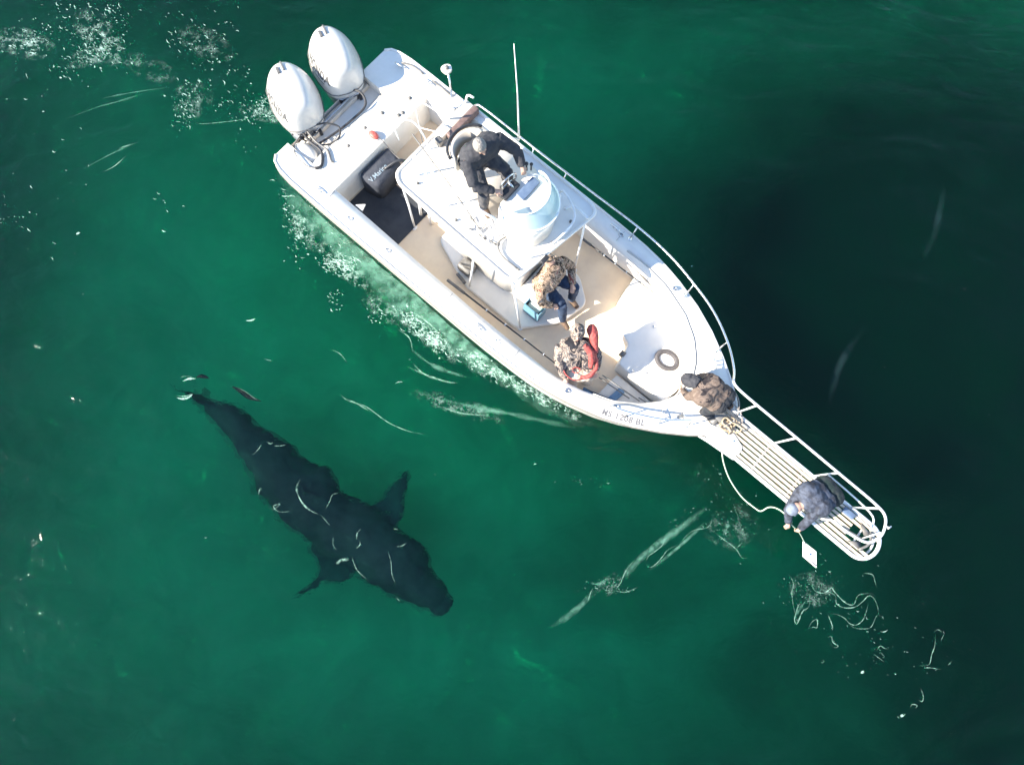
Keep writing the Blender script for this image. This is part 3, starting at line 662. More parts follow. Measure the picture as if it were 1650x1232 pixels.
# tie bar + cables
bm = NB(); tube(bm, [(.16, .38, .86), (.17, -.66, .86)], .02, 8); tube(bm, [(.02, .36, .84), (.16, .38, .86)], .018, 8); tube(bm, [(0, -.68, .84), (.17, -.66, .86)], .018, 8)
obj("tie_bar", bm, silver, boat)
def hose(P, r, m=black):
    bm = NB(); tube(bm, P, r, 8, sm=6); obj("control_hose", bm, m, boat)
hose([(.1, .36, .95), (.35, .42, 1.05), (.55, .30, 1.0), (.50, -.1, .90), (.42, -.50, .86), (.35, -.75, .84)], .020)
hose([(.1, -.60, .95), (.28, -.40, 1.02), (.48, -.28, .98), (.60, -.42, .95), (.52, -.60, .88), (.36, -.72, .84)], .016)
hose([(.08, -.75, .92), (.3, -.80, .96), (.55, -.80, .95), (.74, -.98, .96), (.70, -1.1, .96)], .024)
hose([(.10, -.68, .95), (.38, -.74, .98), (.62, -.72, .96), (.80, -.82, .955), (.84, -.80, .95)], .018, greyp)
hose([(.06, -.80, .90), (.10, -1.0, .88), (.3, -1.14, .98), (.56, -1.16, .97), (.72, -1.08, .97)], .011, greyp)
bm = NB(); t = NB(); ball(t, (.30, -.96, .80), (.24, .15, .10), 16); bm = t; obj("fuel_bulb_cover", bm, gel, boat)
bm = NB()
for k in range(9):
    x, y = .08+random.uniform(-.1, .12), -.70+random.uniform(-.15, .15); tube(bm, [(x, y, .86), (x+random.uniform(-.12, .12), y+random.uniform(-.12, .12), .95), (x+random.uniform(-.1, .15), y+random.uniform(-.15, .15), .88)], .014, 6, sm=3)
obj("cable_bundle", bm, blackp, boat)
bm = NB(); tube(bm, [(.42, 1.36, .955), (.6, 1.44, .955), (.85, 1.45, .955)], .016, 7, sm=3); tube(bm, [(1.05, 1.46, .955), (1.5, 1.47, .955)], .016, 7); obj("gunwale_handle", bm, greyp, boat)

# ------------------------------------------------------------------ loose gear on the boat
def gear(name, label, cat, bm, m, loc, group=None, smooth=True): return solo(name, label, cat, bm, m, loc, MB, group, smooth)
bm = NB(); prism(bm, rounded([(1.25, -1.08), (1.25, -.22), (2.42, -.22), (2.42, -1.10)], .03, 2), FL+.003, FL+.018)
for i in range(10):
    for j in range(7):
        x, y = 1.62+.045*i, -.86+.05*j; box(bm, (x, y, FL+.018), (x+.022, y+.028, FL+.026))
gear("floor_mat", "dark perforated rubber mat on the cockpit floor beside the starboard gunwale", "mat", bm, meshmat, (1.85, -.65, FL), smooth=False)
t = thing("gear_bag", "black soft bag with pale lettering leaning on the transom wall above the dark mat", "bag", (1.5, -.35, FL))
bm = NB(); prism(bm, rounded([(1.24, -.68), (1.24, .10), (1.62, .02), (1.66, -.60)], .12, 4), FL+.02, .82, bev=.08); obj("bag_body", bm, mat("bag_fabric", (.03, .036, .05), .85, col2=(.05, .055, .07), nscale=12, bump=.6), t)
me = text_mesh("V.Marine", .14, .001)
for v in me.vertices: v.co = Vector((1.56-v.co.y*.9-.04, -.62+v.co.x*.80, .826+.0))
obj("bag_lettering", me, pale_letter, t, smooth=False)
bm = NB(); tube(bm, [(1.50, -.30, .80), (1.62, -.05, .92), (1.78, .06, .86), (1.74, .1, .6)], .03, 8, sm=4); obj("bag_strap", bm, blackp, t)
t = thing("air_hose_gun", "white hose nozzle standing beside the black bag at the tower's aft corner", "nozzle", (1.8, -.15, FL))
bm = NB(); tube(bm, [(1.85, -.13, FL), (1.83, -.14, 1.02)], .03, 10); obj("nozzle_pipe", bm, wpipe, t); bm = NB(); ball(bm, (1.83, -.14, 1.04), .055, 14); obj("nozzle_head", bm, gel, t)
t = thing("red_float", "small red float with a trailing cord lying on the white stern deck", "float", (1.0, -.02, Hs))
bm = NB(); ball(bm, (1.02, .0, Hs+.055), (.10, .065, .05), 16); obj("float_body", bm, redfloat, t)
bm = NB(); tube(bm, [(1.08, .02, Hs+.03), (1.2, .03, Hs+.03), (1.45, .03, .8), (1.85, -.02, .95)], .008, 6, sm=4); obj("cord", bm, greyp, t)
gear("teal_rag", "crumpled teal cloth on the cockpit floor behind the tower, below the ladder", "cloth", (lambda b: (ball(b, (1.62, .62, FL+.05), (.10, .07, .05), 14), ball(b, (1.70, .56, FL+.04), (.08, .06, .04), 12), b)[-1])(NB()), teal, (1.65, .6, FL))
gear("white_latch_wedge", "small white bracket on the starboard coaming above the dark mat", "bracket", (lambda b: (prism(b, [(1.62, -1.12), (1.78, -1.12), (1.74, -1.0), (1.70, -1.04)], .86, .90), b)[-1])(NB()), gel, (1.7, -1.1, .86), smooth=False)
# poles lying along both coamings
def pole(lab, a, b, r, m2):
    t = thing("fishing_rod", lab, "fishing rod", a, group="rods lying along the cockpit sides"); A, B = Vector(a), Vector(b)
    bm = NB(); tube(bm, [(*A, r), (*A.lerp(B, .3), r*.9), (*B, r*.45)], seg=8); obj("blank", bm, blackp, t)
    bm = NB(); tube(bm, [(*A.lerp(B, -.02), r*1.5), (*A.lerp(B, .12), r*1.45)], seg=10); obj("grip", bm, m2, t)
    for k in range(5):
        c = A.lerp(B, .3+.15*k); bm = NB(); d = (B-A).normalized(); tube(bm, [c-d*.01, c+d*.01], r*1.5, 10); obj("guide", bm, steel, t)
pole("long black rod lying along the starboard side of the cockpit, past the kneeling red-strapped person", (3.66, -1.04, .70), (6.35, -1.00, .98), .018, greyp)
pole("long black rod lying along the port side of the cockpit under the tower's front corner", (4.85, 1.04, .72), (6.45, 1.02, .90), .016, greyp)
gear("tackle_bag", "dark grey tackle bag by the starboard edge of the white console base", "bag", (lambda b: (box(b, (3.52, -.72, FL+.11), (3.80, -.50, FL+.36), bev=.05), tube(b, [(3.55, -.66, FL+.34), (3.66, -.70, FL+.45), (3.78, -.62, FL+.34)], .016, 7, sm=3), tube(b, [(3.60, -.80, FL+.2), (3.82, -.84, FL+.2)], .03, 8), b)[-1])(NB()), greyp, (3.66, -.62, FL))
t = thing("storage_bin", "light blue open bin beside the jeans-clad person in front of the console", "bin", (4.95, -.45, .4))
bm = NB(); z0, z1 = .42, .78; c = (5.02, -.42); a = .16; bb = .11
for (p, q) in (((-a, -bb), (a, -bb+.015)), ((-a, bb-.015), (a, bb)), ((-a, -bb+.015), (-a+.015, bb-.015)), ((a-.015, -bb+.015), (a, bb-.015))): box(bm, (c[0]+p[0], c[1]+p[1], z0), (c[0]+q[0], c[1]+q[1], z1))
box(bm, (c[0]-a, c[1]-bb, z0), (c[0]+a, c[1]+bb, z0+.02)); obj("bin_body", bm, ltblue, t, smooth=False)
bm = NB(); box(bm, (c[0]-.12, c[1]-.08, z0+.021), (c[0]+.12, c[1]+.08, z1-.06), bev=.02); obj("folded_towel", bm, mat("towel", (.55, .66, .62), .9, col2=(.42, .55, .5), nscale=20, bump=.5), t)
# gaff and cradle in the side well
t = thing("tagging_pole", "slim dark pole with a curved hook lying in the starboard bow well", "pole", (6.9, -.7, .6))
bm = NB(); tube(bm, [(6.62, -.62, .82), (7.35, -.55, .80)], .010, 7); tube(bm, [(6.60, -.68, .80), (7.2, -.62, .78)], .010, 7); obj("shaft", bm, greyp, t)
bm = NB(); tube(bm, [(7.3, -.52, .82), (7.5, -.50, .82), (7.62, -.56, .8), (7.60, -.66, .8), (7.52, -.72, .78)], .010, 7, sm=4); obj("hook", bm, greyp, t)
gear("painted_well_shade", "blue patches of painted shade in the well beside the starboard bow gunwale", "painted shade slabs", (lambda b: (prism(b, rounded([(6.55, -.98), (6.95, -.96), (7.2, -.76), (7.18, -.66), (6.9, -.84), (6.5, -.88)], .03, 3), .425, .47, bev=.015), prism(b, rounded([(6.92, -.82), (7.06, -.76), (7.1, -.5), (6.98, -.46)], .03, 3), .425, .46, bev=.015), b)[-1])(NB()), mat("shade_blue", (.10, .20, .34), .6, col2=(.14, .26, .42), nscale=8, bump=.6), (6.9, -.8, .42))  # blue slabs standing in for the gunwale's shade in the well
# fender / block on the port gunwale
t = thing("rail_pulley", "white davit bracket standing out over the port gunwale near the stern", "davit", (1.35, 1.50, .94))
bm = NB(); tube(bm, [(1.50, 1.46, .94), (1.42, 1.52, 1.20), (1.30, 1.60, 1.34)], .02, 8); tube(bm, [(1.50, 1.46, 1.15), (1.75, 1.15, .95)], .012, 7); obj("arm", bm, steel, t)
bm = NB(); prism(bm, rounded([(1.20, 1.52), (1.36, 1.51), (1.38, 1.64), (1.28, 1.71), (1.20, 1.63)], .05, 3), 1.32, 1.37, bev=.01); obj("bracket_plate", bm, gel, t)
bm = NB(); tube(bm, [(1.29, 1.60, 1.37), (1.29, 1.60, 1.41)], .035, 14); obj("sheave", bm, greyp, t)
t = thing("folding_frame", "thin white folding frame leaning inside the port quarter of the cockpit", "frame", (1.75, 1.0, FL))
bm = NB(); tube(bm, [(1.55, .62, FL), (1.30, .78, 1.20), (1.36, .90, 1.26), (1.9, 1.05, 1.1), (2.05, 1.06, .95)], .012, 7); obj("frame_tube", bm, wpipe, t)
bm = NB(); tube(bm, [(1.42, .70, .8), (1.95, 1.0, .75)], .009, 7); obj("cross_tube", bm, wpipe, t)
gear("winch_handle", "dark coiled strap on the port gunwale beside the tower's aft corner", "strap", (lambda b: (tube(b, [(1.78+.06*math.cos(a), 1.30+.05*math.sin(a), .965) for a in [2*PI*k/16 for k in range(16)]], .012, 7, closed=True), tube(b, [(1.80, 1.34, .96), (1.92, 1.38, .96)], .012, 7), b)[-1])(NB()), greyp, (1.8, 1.3, .95))
# ropes on the bow
def coil(name, lab, P, r, m, loc): return gear(name, lab, "rope", group="ropes on the bow", bm=(lambda b: (tube(b, P, r, 7, sm=5), b)[-1])(NB()), m=m, loc=loc)
P = []
for k in range(34):
    a = k*.72; rr_ = .10+.05*math.sin(k*1.7); P.append((8.52+rr_*math.cos(a)*1.25+.004*k, -.10+rr_*math.sin(a), 1.30+.004*k))
coil("anchor_rope", "heap of tan rope coiled at the root of the pulpit beside the brown-jacketed person", P, .013, ropem, (8.5, -.1, 1.27))
P = [(7.95, -.48, 1.26), (8.02, -.30, 1.30), (8.2, -.22, 1.34), (8.4, -.26, 1.33), (8.55, -.18, 1.36), (8.62, .02, 1.40)]
coil("bow_line", "pale rope looping from the starboard bow cleat to the pulpit", P, .014, mat("white_rope", (.62, .55, .45), .9, col2=(.45, .38, .3), nscale=50), (8.0, -.4, 1.25))
P = [(8.62, .10, 1.38), (8.50, .28, 1.42), (8.30, .34, 1.5), (8.35, .22, 1.45), (8.62, .18, 1.38), (8.75, .08, 1.34)]
coil("bow_line", "grey rope looping beside the port bow rail at the root of the pulpit", P, .012, mat("grey_rope", (.32, .29, .27), .9, col2=(.18, .16, .15), nscale=50), (8.5, .25, 1.4))

# ------------------------------------------------------------------ people
def chain(bm, pts, seg=12, sm=3): tube(bm, pts, seg=seg, sm=sm)
def person(lab, loc, J, top_m, leg_m, boot_m, head_m, headgear='hair', seed=1, bulk=1.0, low=.0):
    """J: joints in the boat's frame"""
    V = {k: Vector(v) for k, v in J.items()}
    root = thing("person", lab, "person", loc, group="people aboard the boat")
    pel, ch, nk, hd, fd = V['pelvis'], V['chest'], V['neck'], V['head'], V['face'].normalized()
    side = (V['shl']-V['shr']).normalized()
    up = (hd-nk).normalized(); fd = (fd-up*fd.dot(up)).normalized(); hs = up.cross(fd)
    Rm = Matrix((fd, hs, up)).transposed()
    q = lambda p, r: (*p, r)
    def torso(bm, k=1.0, lw=0.0):
        p0 = pel.lerp(ch, lw)
        w_ = (V['shl']-V['shr']).length
        for s in (-.5, 0, .5):
            off = side*s*.22; off2 = side*s*.26
            chain(bm, [q(p0+off, .115*k), q(p0.lerp(ch, .5)+off*.9, .105*k), q(ch+off2, .12*k), q(ch.lerp(nk, .6)+off2*.8, .085*k)])
        chain(bm, [q(V['shr'], .066*k), q(ch.lerp(nk, .55), .095*k), q(V['shl'], .066*k)])
    def arms(bm, k=1.0, upto=1.0):
        for s in 'lr':
            a, b, c = V['sh'+s], V['el'+s], V['wr'+s]
            c2 = b.lerp(c, upto)
            chain(bm, [q(a, .062*k), q(a.lerp(b, .5), .052*k), q(b, .044*k)]); chain(bm, [q(b, .044*k), q(b.lerp(c2, .5), .040*k), q(c2, .031*k)])
    def legs(bm, k=1.0, upto=1.0):
        for s in 'lr':
            hp = pel+(side if s == 'l' else -side)*.10; a, b = V['kn'+s], V['an'+s]; b2 = a.lerp(b, upto)
            chain(bm, [q(pel+(hp-pel)*.6, .11*k), q(hp.lerp(a, .3), .090*k), q(hp.lerp(a, .7), .072*k), q(a, .060*k)])
            chain(bm, [q(a, .060*k), q(a.lerp(b2, .35), .058*k), q(b2, .042*k)])
    bm = NB(); torso(bm); arms(bm); legs(bm)
    chain(bm, [q(ch.lerp(nk, .7), .07), q(nk, .055), q(nk.lerp(hd, .5), .055)])
    ball(bm, hd, (.095, .075, .115), 20, Rm); ball(bm, hd+Rm@Vector((.035, 0, -.055)), (.06, .052, .06), 14, Rm)      # skull, jaw
    chain(bm, [q(hd+Rm@Vector((.09, 0, .01)), .010), q(hd+Rm@Vector((.112, 0, -.025)), .014), q(hd+Rm@Vector((.092, 0, -.035)), .012)], seg=8)  # nose
    for s in (-1, 1): ball(bm, hd+Rm@Vector((-.005, s*.078, -.01)), (.018, .010, .032), 8, Rm)                          # ears
    for s in (-1, 1): ball(bm, hd+Rm@Vector((.078, s*.03, .028)), (.015, .028, .008), 8, Rm)                           # brow
    for s in 'lr':    # hands: palm, four unequal curled fingers, thumb
        wv = V['wr'+s]; d = (wv-V['el'+s]).normalized(); hdn = V.get('hd'+s, Vector((0, 0, -1))); n = (hdn-d*hdn.dot(d)).normalized(); t = d.cross(n)*(1 if s == 'l' else -1)
        chain(bm, [q(wv, .028), q(wv+d*.045, .032), q(wv+d*.08, .030)], seg=10)
        for k, L in enumerate((.072, .082, .076, .06)):
            b0 = wv+d*.078+t*(.030-.020*k); c1 = b0+d*L*.45+n*L*.12; c2 = b0+d*L*.66+n*L*.50; c3 = b0+d*L*.45+n*L*.85
            chain(bm, [q(b0-d*.02, .0105), q(c1, .0098), q(c2, .0092), q(c3, .008)], seg=8)
        b0 = wv+d*.03+t*.028; chain(bm, [q(b0, .013), q(b0+t*.025+d*.025+n*.012, .0115), q(b0+t*.024+d*.05+n*.03, .0095)], seg=8)
    for s in 'lr':
        an = V['an'+s]; td = V['to'+s]-an; chain(bm, [q(an, .040), q(an+td*.45, .042), q(V['to'+s], .034)])
    body = obj("body", fuse(bm, .0085, 3), skin, root)
    for s in (-1, 1):
        bm = NB(); ball(bm, hd+Rm@Vector((.084, s*.030, .010)), .012, 10); obj("eye", bm, mat("eye", (.05, .04, .035), .2), root)
    bm = NB(); ball(bm, hd+Rm@Vector((.091, 0, -.066)), (.006, .024, .006), 10, Rm); obj("mouth", bm, mat("lips", (.36, .14, .12), .5), root)
    bm = NB(); torso(bm, 1.17*bulk, low); arms(bm, 1.30*bulk, .97); chain(bm, [q(ch.lerp(nk, .7), .085), q(nk.lerp(hd, .1), .072)])
    jk = obj("jacket", fuse(bm, .0125, 4, .008, 8, seed), top_m, root)
    bm = NB(); legs(bm, 1.22*(.5+.5*bulk), .95)
    for s in (-.5, 0, .5): ball(bm, pel+side*s*.2, (.14+.03*max(0, low-.3))*(.5+.5*bulk), 12)
    obj("trousers", fuse(bm, .0125, 4, .010, 9, seed+5), leg_m, root)
    for s in 'lr':
        bm = NB(); an = V['an'+s]; td = V['to'+s]-an
        chain(bm, [q(V['kn'+s].lerp(an, .85), .054), q(an, .053)]); chain(bm, [q(an-td*.18, .048), q(an+td*.5, .050), q(V['to'+s]+td*.08, .040)])
        obj("boot", fuse(bm, .01, 3), boot_m, root)
    bm = NB()
    if headgear == 'hair':
        ball(bm, hd+Rm@Vector((-.012, 0, .022)), (.098, .083, .108), 20, Rm); chain(bm, [q(hd+Rm@Vector((-.06, 0, 0)), .06), q(hd+Rm@Vector((-.05, 0, -.06)), .05)])
        obj("hair", fuse(bm, .009, 2, .005, 40, seed), head_m, root)
    elif headgear == 'hood':
        ball(bm, hd+Rm@Vector((-.018, 0, .01)), (.115, .105, .135), 20, Rm); chain(bm, [q(hd+Rm@Vector((-.05, 0, -.03)), .10), q(nk-fd*.03, .10)])
        obj("hood", fuse(bm, .011, 3, .010, 14, seed), head_m, root)
    elif headgear == 'cap':
        ball(bm, hd+Rm@Vector((-.008, 0, .030)), (.106, .088, .098), 20, Rm)
        for s in (-.5, 0, .5): chain(bm, [q(hd+Rm@Vector((.07, s*.09, .05)), .014), q(hd+Rm@Vector((.165-.03*abs(s), s*.08, .035)), .009)], seg=8)
        obj("cap", fuse(bm, .008, 2), head_m, root)
    return root, V, Rm, jk

# helmsman on the tower, seated and leaning forward over the controls
person("grey-haired person in a dark jacket seated at the tower controls", (3.3, 0, TW),
       dict(pelvis=(3.34, .02, 2.99), chest=(3.44, -.01, 3.34), neck=(3.50, -.06, 3.52), head=(3.53, -.12, 3.68), face=(.85, -.2, -.5),
            shl=(3.52, .22, 3.42), shr=(3.42, -.26, 3.40), ell=(3.78, .36, 3.24), wrl=(3.93, .30, 3.08), elr=(3.66, -.40, 3.16), wrr=(3.88, -.22, 3.06),
            knl=(3.76, .18, 2.90), anl=(3.84, .15, 2.50), tol=(3.98, .16, 2.44), knr=(3.72, -.26, 2.86), anr=(3.76, -.30, 2.50), tor=(3.90, -.34, 2.44)),
       dark_jacket, mat("charcoal_trousers", (.04, .045, .06), .9, col2=(.09, .085, .085), nscale=14, bump=.6, bscale=40), boot, hair, 'hair', 1, 1.28)
# person sitting in front of the console, head just under the platform edge
person("person in camouflage jacket and jeans seated in front of the console beside the blue bin", (5.0, 0, .4),
       dict(pelvis=(4.86, -.02, .90), chest=(4.96, .0, 1.20), neck=(4.86, .04, 1.36), head=(4.78, .08, 1.50), face=(1, .1, -.3),
            shl=(4.93, .28, 1.27), shr=(4.98, -.30, 1.27), ell=(5.08, .40, 1.06), wrl=(5.28, .18, 1.0), elr=(5.12, -.42, 1.06), wrr=(5.26, -.30, .98),
            knl=(5.32, .22, .92), anl=(5.38, .14, .50), tol=(5.54, .12, .45), knr=(5.36, -.16, .90), anr=(5.50, -.24, .50), tor=(5.66, -.28, .45)),
       camo_tan, jeans, boot, camo_tan, 'cap', 2, 1.25)
# person at the starboard rail in camouflage with red life vest
r3, V3, R3, jk3 = person("person in grey camouflage hood and red life vest leaning at the starboard rail", (6.15, -.85, FL),
       dict(pelvis=(6.30, -.88, 1.02), chest=(6.06, -.74, 1.38), neck=(5.97, -.67, 1.53), head=(5.92, -.60, 1.68), face=(.5, -.7, -.4),
            shl=(6.16, -.56, 1.48), shr=(5.84, -.86, 1.46), ell=(6.36, -.56, 1.34), wrl=(6.50, -.74, 1.18), elr=(5.98, -1.06, 1.32), wrr=(6.20, -1.14, 1.16),
            knl=(6.50, -.84, .74), anl=(6.36, -.72, .38), tol=(6.48, -.78, .34), knr=(6.34, -1.06, .76), anr=(6.20, -.96, .38), tor=(6.30, -1.04, .34)),
       camo_grey, pale_bib, boot, camo_grey, 'hood', 3, 1.3, .40)
bm = NB()
chain(bm, [(5.98, -.36, 1.62, .030), (6.02, -.38, 1.62, .075), (6.12, -.44, 1.60, .075), (6.22, -.52, 1.55, .055), (6.32, -.60, 1.48, .036)], sm=4)
chain(bm, [(6.12, -.66, 1.60, .035), (6.24, -.66, 1.54, .05), (6.34, -.72, 1.46, .045), (6.40, -.80, 1.36, .03)], sm=4)
chain(bm, [(6.30, -.62, 1.48, .03), (6.46, -.72, 1.36, .032), (6.48, -.88, 1.28, .034), (6.38, -1.0, 1.24, .028)], sm=4)
obj("life_vest", fuse(bm, .009, 2, .006, 20, 3), redm, r3)
bm = NB(); tube(bm, [(6.02, -1.02, 1.30), (6.16, -1.12, 1.30), (6.34, -1.10, 1.28), (6.42, -.98, 1.26)], .010, 6, sm=4); tube(bm, [(6.22, -1.02, 1.3), (6.3, -1.0, 1.32), (6.3, -.92, 1.33), (6.22, -.94, 1.32), (6.2, -1.0, 1.3)], .008, 6, sm=3); obj("red_lanyard", bm, redm, r3)
# crouching in the bow
person("person in a worn brown jacket crouching in the bow beside the rope heap", (8.0, 0, PF),
       dict(pelvis=(8.26, .10, 1.50), chest=(7.98, .02, 1.66), neck=(7.82, .0, 1.66), head=(7.70, -.02, 1.60), face=(-.5, -.1, -.85),
            shl=(7.90, -.15, 1.60), shr=(7.92, .22, 1.60), ell=(7.84, -.16, 1.36), wrl=(7.72, -.06, 1.18), elr=(7.84, .26, 1.36), wrr=(7.70, .10, 1.18),
            knl=(8.14, -.18, 1.42), anl=(8.42, -.14, 1.32), tol=(8.30, -.16, 1.28), knr=(8.16, .28, 1.38), anr=(8.46, .16, 1.34), tor=(8.34, .18, 1.30)),
       brown_jacket, dark_trouser, boot, dark_jacket, 'hood', 4, 1.08, .15)
# kneeling on the pulpit, leaning over its starboard side
r5, V5, R5, _ = person("person in blue-grey jacket and dark green trousers bending over the side of the pulpit", (10.25, -.2, PW),
       dict(pelvis=(10.20, -.08, 1.88), chest=(10.06, -.36, 2.00), neck=(9.99, -.50, 2.00), head=(9.94, -.63, 1.96), face=(.25, -.6, -.8),
            shl=(10.20, -.42, 1.96), shr=(9.86, -.36, 1.98), ell=(10.26, -.58, 1.74), wrl=(10.32, -.68, 1.52), elr=(9.94, -.62, 1.74), wrr=(10.12, -.74, 1.56),
            knl=(10.40, -.26, 1.50), anl=(10.42, -.02, 1.37), tol=(10.40, -.14, 1.33), knr=(10.12, -.22, 1.48), anr=(10.16, .06, 1.37), tor=(10.10, -.04, 1.33)),
       grey_jacket, green_trouser, pale_boot, mat("pale_cap", (.17, .20, .25), .8, col2=(.11, .13, .18), nscale=20, bump=.4), 'cap', 5, 1.10, .38)
# pole with the white board, line to the boat
t = thing("sampling_board", "white square board with a blue dot hanging on a cord beside the pulpit", "board", (10.9, -.62, .45))
def P_(px, py, w):      # point in the boat frame seen at this place of the photograph
    Mi = MB.inverted(); a = Mi @ Vector((0, 0, CAM_H)); b = Mi @ at(px, py, 0); d = b-a; return a+d*((w-a.z)/d.z)
ZB = .55; q4 = [P_(1296, 872, ZB+.06), P_(1316, 888, ZB+.05), P_(1314, 914, ZB), P_(1293, 896, ZB)]
bm = NB(); prism(bm, [(p.x, p.y) for p in q4], ZB, ZB+.045, bev=.006); obj("board_panel", bm, mat("board_white", (.72, .71, .69), .4, col2=(.66, .65, .63), nscale=12), t, smooth=False)
c4 = sum(q4, Vector())/4
bm = NB(); tube(bm, [(c4.x, c4.y, ZB+.046), (c4.x, c4.y, ZB+.05)], .018, 14); obj("blue_dot", bm, mat("dot_blue", (.08, .15, .35), .5), t)
bm = NB(); a, b = q4[0]*.88+c4*.12, q4[3]*.88+c4*.12; tube(bm, [(a.x, a.y, ZB+.047), (b.x, b.y, ZB+.047)], .008, 6); a, b = q4[3]*.85+c4*.15, q4[2]*.85+c4*.15; tube(bm, [(a.x, a.y, ZB+.047), (b.x, b.y, ZB+.047)], .008, 6); obj("board_edge", bm, mat("dull_pink", (.45, .32, .3), .6), t)
bm = NB(); tube(bm, [(10.18, -.72, 1.52), P_(1288, 858, 1.1), tuple(q4[0][:2])+(ZB+.05,)], .008, 6, sm=3); obj("cord", bm, linem, t)
bm = NB()
L = [P_(1163, 724, 1.15), P_(1166, 745, .9), P_(1176, 772, .6), P_(1195, 800, .4), P_(1215, 817, .5), P_(1226, 823, .6), P_(1238, 817, .8), P_(1250, 818, 1.1), P_(1263, 826, 1.4), Vector((10.16, -.70, 1.56))]
tube(bm, [tuple(p) for p in L], .011, 6, sm=6); solo("hanging_line", "pale green line drooping from the pulpit root to the bending person's hands", "rope", bm, linem, tuple(L[0]), MB)

# ------------------------------------------------------------------ the shark
def shark():
    SZ = -.95
    def S(zx, zy): return at(260+zx/2.933, 580+zy/2.933, SZ)
    up_ = [(205, 172), (290, 195), (380, 225), (455, 290), (545, 350), (640, 415), (705, 480), (790, 520), (850, 610), (960, 665), (1060, 715), (1150, 805), (1240, 880), (1290, 985), (1350, 1075), (1378, 1135)]
    dn_ = [(190, 200), (250, 280), (310, 335), (370, 420), (425, 520), (470, 620), (530, 700), (610, 770), (680, 835), (760, 900), (850, 935), (930, 985), (1010, 1060), (1090, 1110), (1190, 1160), (1290, 1188)]
    bm = NB(); R = []; n = len(up_); seg = 18
    for i in range(n):
        a, b = S(*up_[i]), S(*dn_[i]); c = (a+b)/2; hw = (a-b).length/2; s = (a-b).normalized()
        f = i/(n-1); zc = c.z - .05 + .10*math.sin(f*PI); th = hw*(1.15 if f < .25 else .80)
        if i == n-1: th = hw*.5
        R.append([bm.verts.new(c+s*hw*math.cos(2*PI*k/seg)+Vector((0, 0, zc-c.z+th*math.sin(2*PI*k/seg)))) for k in range(seg)])
    for A, B in zip(R, R[1:]):
        for k in range(seg): bm.faces.new([A[k], A[(k+1) % seg], B[(k+1) % seg], B[k]])
    bm.faces.new(R[0][::-1]); bm.faces.new(R[-1])
    tip = (S(1378, 1135)+S(1290, 1188))/2; ball(bm, tip+Vector((-.07, .07, -.02)), (.25, .23, .13), 16)
    def fin(P, th, dz):     # plate fin from an outline in z-zoom coordinates
        base = [S(*p) for p in P]; m_ = len(base); c = sum(base, Vector())/m_
        t_ = NB(); va = [t_.verts.new(p+Vector((0, 0, th+dz[i]))) for i, p in enumerate(base)]; vb = [t_.verts.new(p+Vector((0, 0, -th+dz[i]))) for i, p in enumerate(base)]
        t_.faces.new(va); t_.faces.new(vb[::-1])
        for i in range(m_): t_.faces.new([va[i], vb[i], vb[(i+1) % m_], va[(i+1) % m_]])
        bmesh.ops.recalc_face_normals(t_, faces=t_.faces); me = bpy.data.meshes.new("t"); t_.to_mesh(me); t_.free(); bm.from_mesh(me)
    fin([(940, 700), (1050, 655), (1095, 590), (1125, 525), (1150, 512), (1172, 540), (1165, 580), (1140, 640), (1145, 700), (1130, 800), (1000, 860)], .035, [0, -.05, -.12, -.2, -.22, -.2, -.15, -.1, -.05, 0, 0])
    fin([(700, 870), (745, 960), (735, 1005), (690, 1055), (610, 1108), (650, 1112), (710, 1090), (752, 1030), (800, 1045), (860, 1055), (900, 1030), (925, 980)], .035, [0, -.05, -.1, -.2, -.3, -.3, -.2, -.12, -.08, -.05, 0, 0])
    # dorsal fins and tail stand upright
    def upfin(P, th):
        t_ = NB(); pts = [Vector(p) for p in P]; ax = (pts[1]-pts[0]); ax.z = 0; nrm = Vector((-ax.y, ax.x, 0)).normalized()*th
        va = [t_.verts.new(p+nrm*(1 if i < 2 else .5)) for i, p in enumerate(pts)]; vb = [t_.verts.new(p-nrm*(1 if i < 2 else .5)) for i, p in enumerate(pts)]
        t_.faces.new(va); t_.faces.new(vb[::-1]); m_ = len(pts)
        for i in range(m_): t_.faces.new([va[i], vb[i], vb[(i+1) % m_], va[(i+1) % m_]])
        bmesh.ops.recalc_face_normals(t_, faces=t_.faces); me = bpy.data.meshes.new("t"); t_.to_mesh(me); t_.free(); bm.from_mesh(me)
    a, b = S(880, 740), S(690, 590); d = (b-a).normalized()
    upfin([a+Vector((0, 0, .2)), b+Vector((0, 0, .15)), b+d*.05+Vector((0, 0, .52)), b-d*.22+Vector((0, 0, .58)), a.lerp(b, .4)+Vector((0, 0, .42))], .045)
    a, b = S(300, 255), S(165, 160); d = (b-a).normalized(); sd_ = Vector((-d.y, d.x, 0))
    upfin([a+Vector((0, 0, .02)), b+Vector((0, 0, -.02)), b+d*.12+sd_*.05+Vector((0, 0, .55)), b+d*.34+sd_*.10+Vector((0, 0, .70)), b+d*.20+Vector((0, 0, .58))], .04)
    upfin([a+Vector((0, 0, .02)), b+Vector((0, 0, .02)), b+d*.18+sd_*-.16+Vector((0, 0, -.5)), b-d*.02+sd_*-.10+Vector((0, 0, -.45)), a.lerp(b, .5)+Vector((0, 0, -.15))], .04)
    me = fuse(bm, .035, 6)
    for v in me.vertices:
        q = v.co*1.9; v.co += Vector((noise.noise(q), noise.noise(q+Vector((9, 0, 0))), 0))*.07+Vector((noise.noise(q*2.6), noise.noise(q*2.6+Vector((9, 0, 0))), 0))*.05
    for v in me.vertices:
        v.co.z = min(v.co.z, -.03)
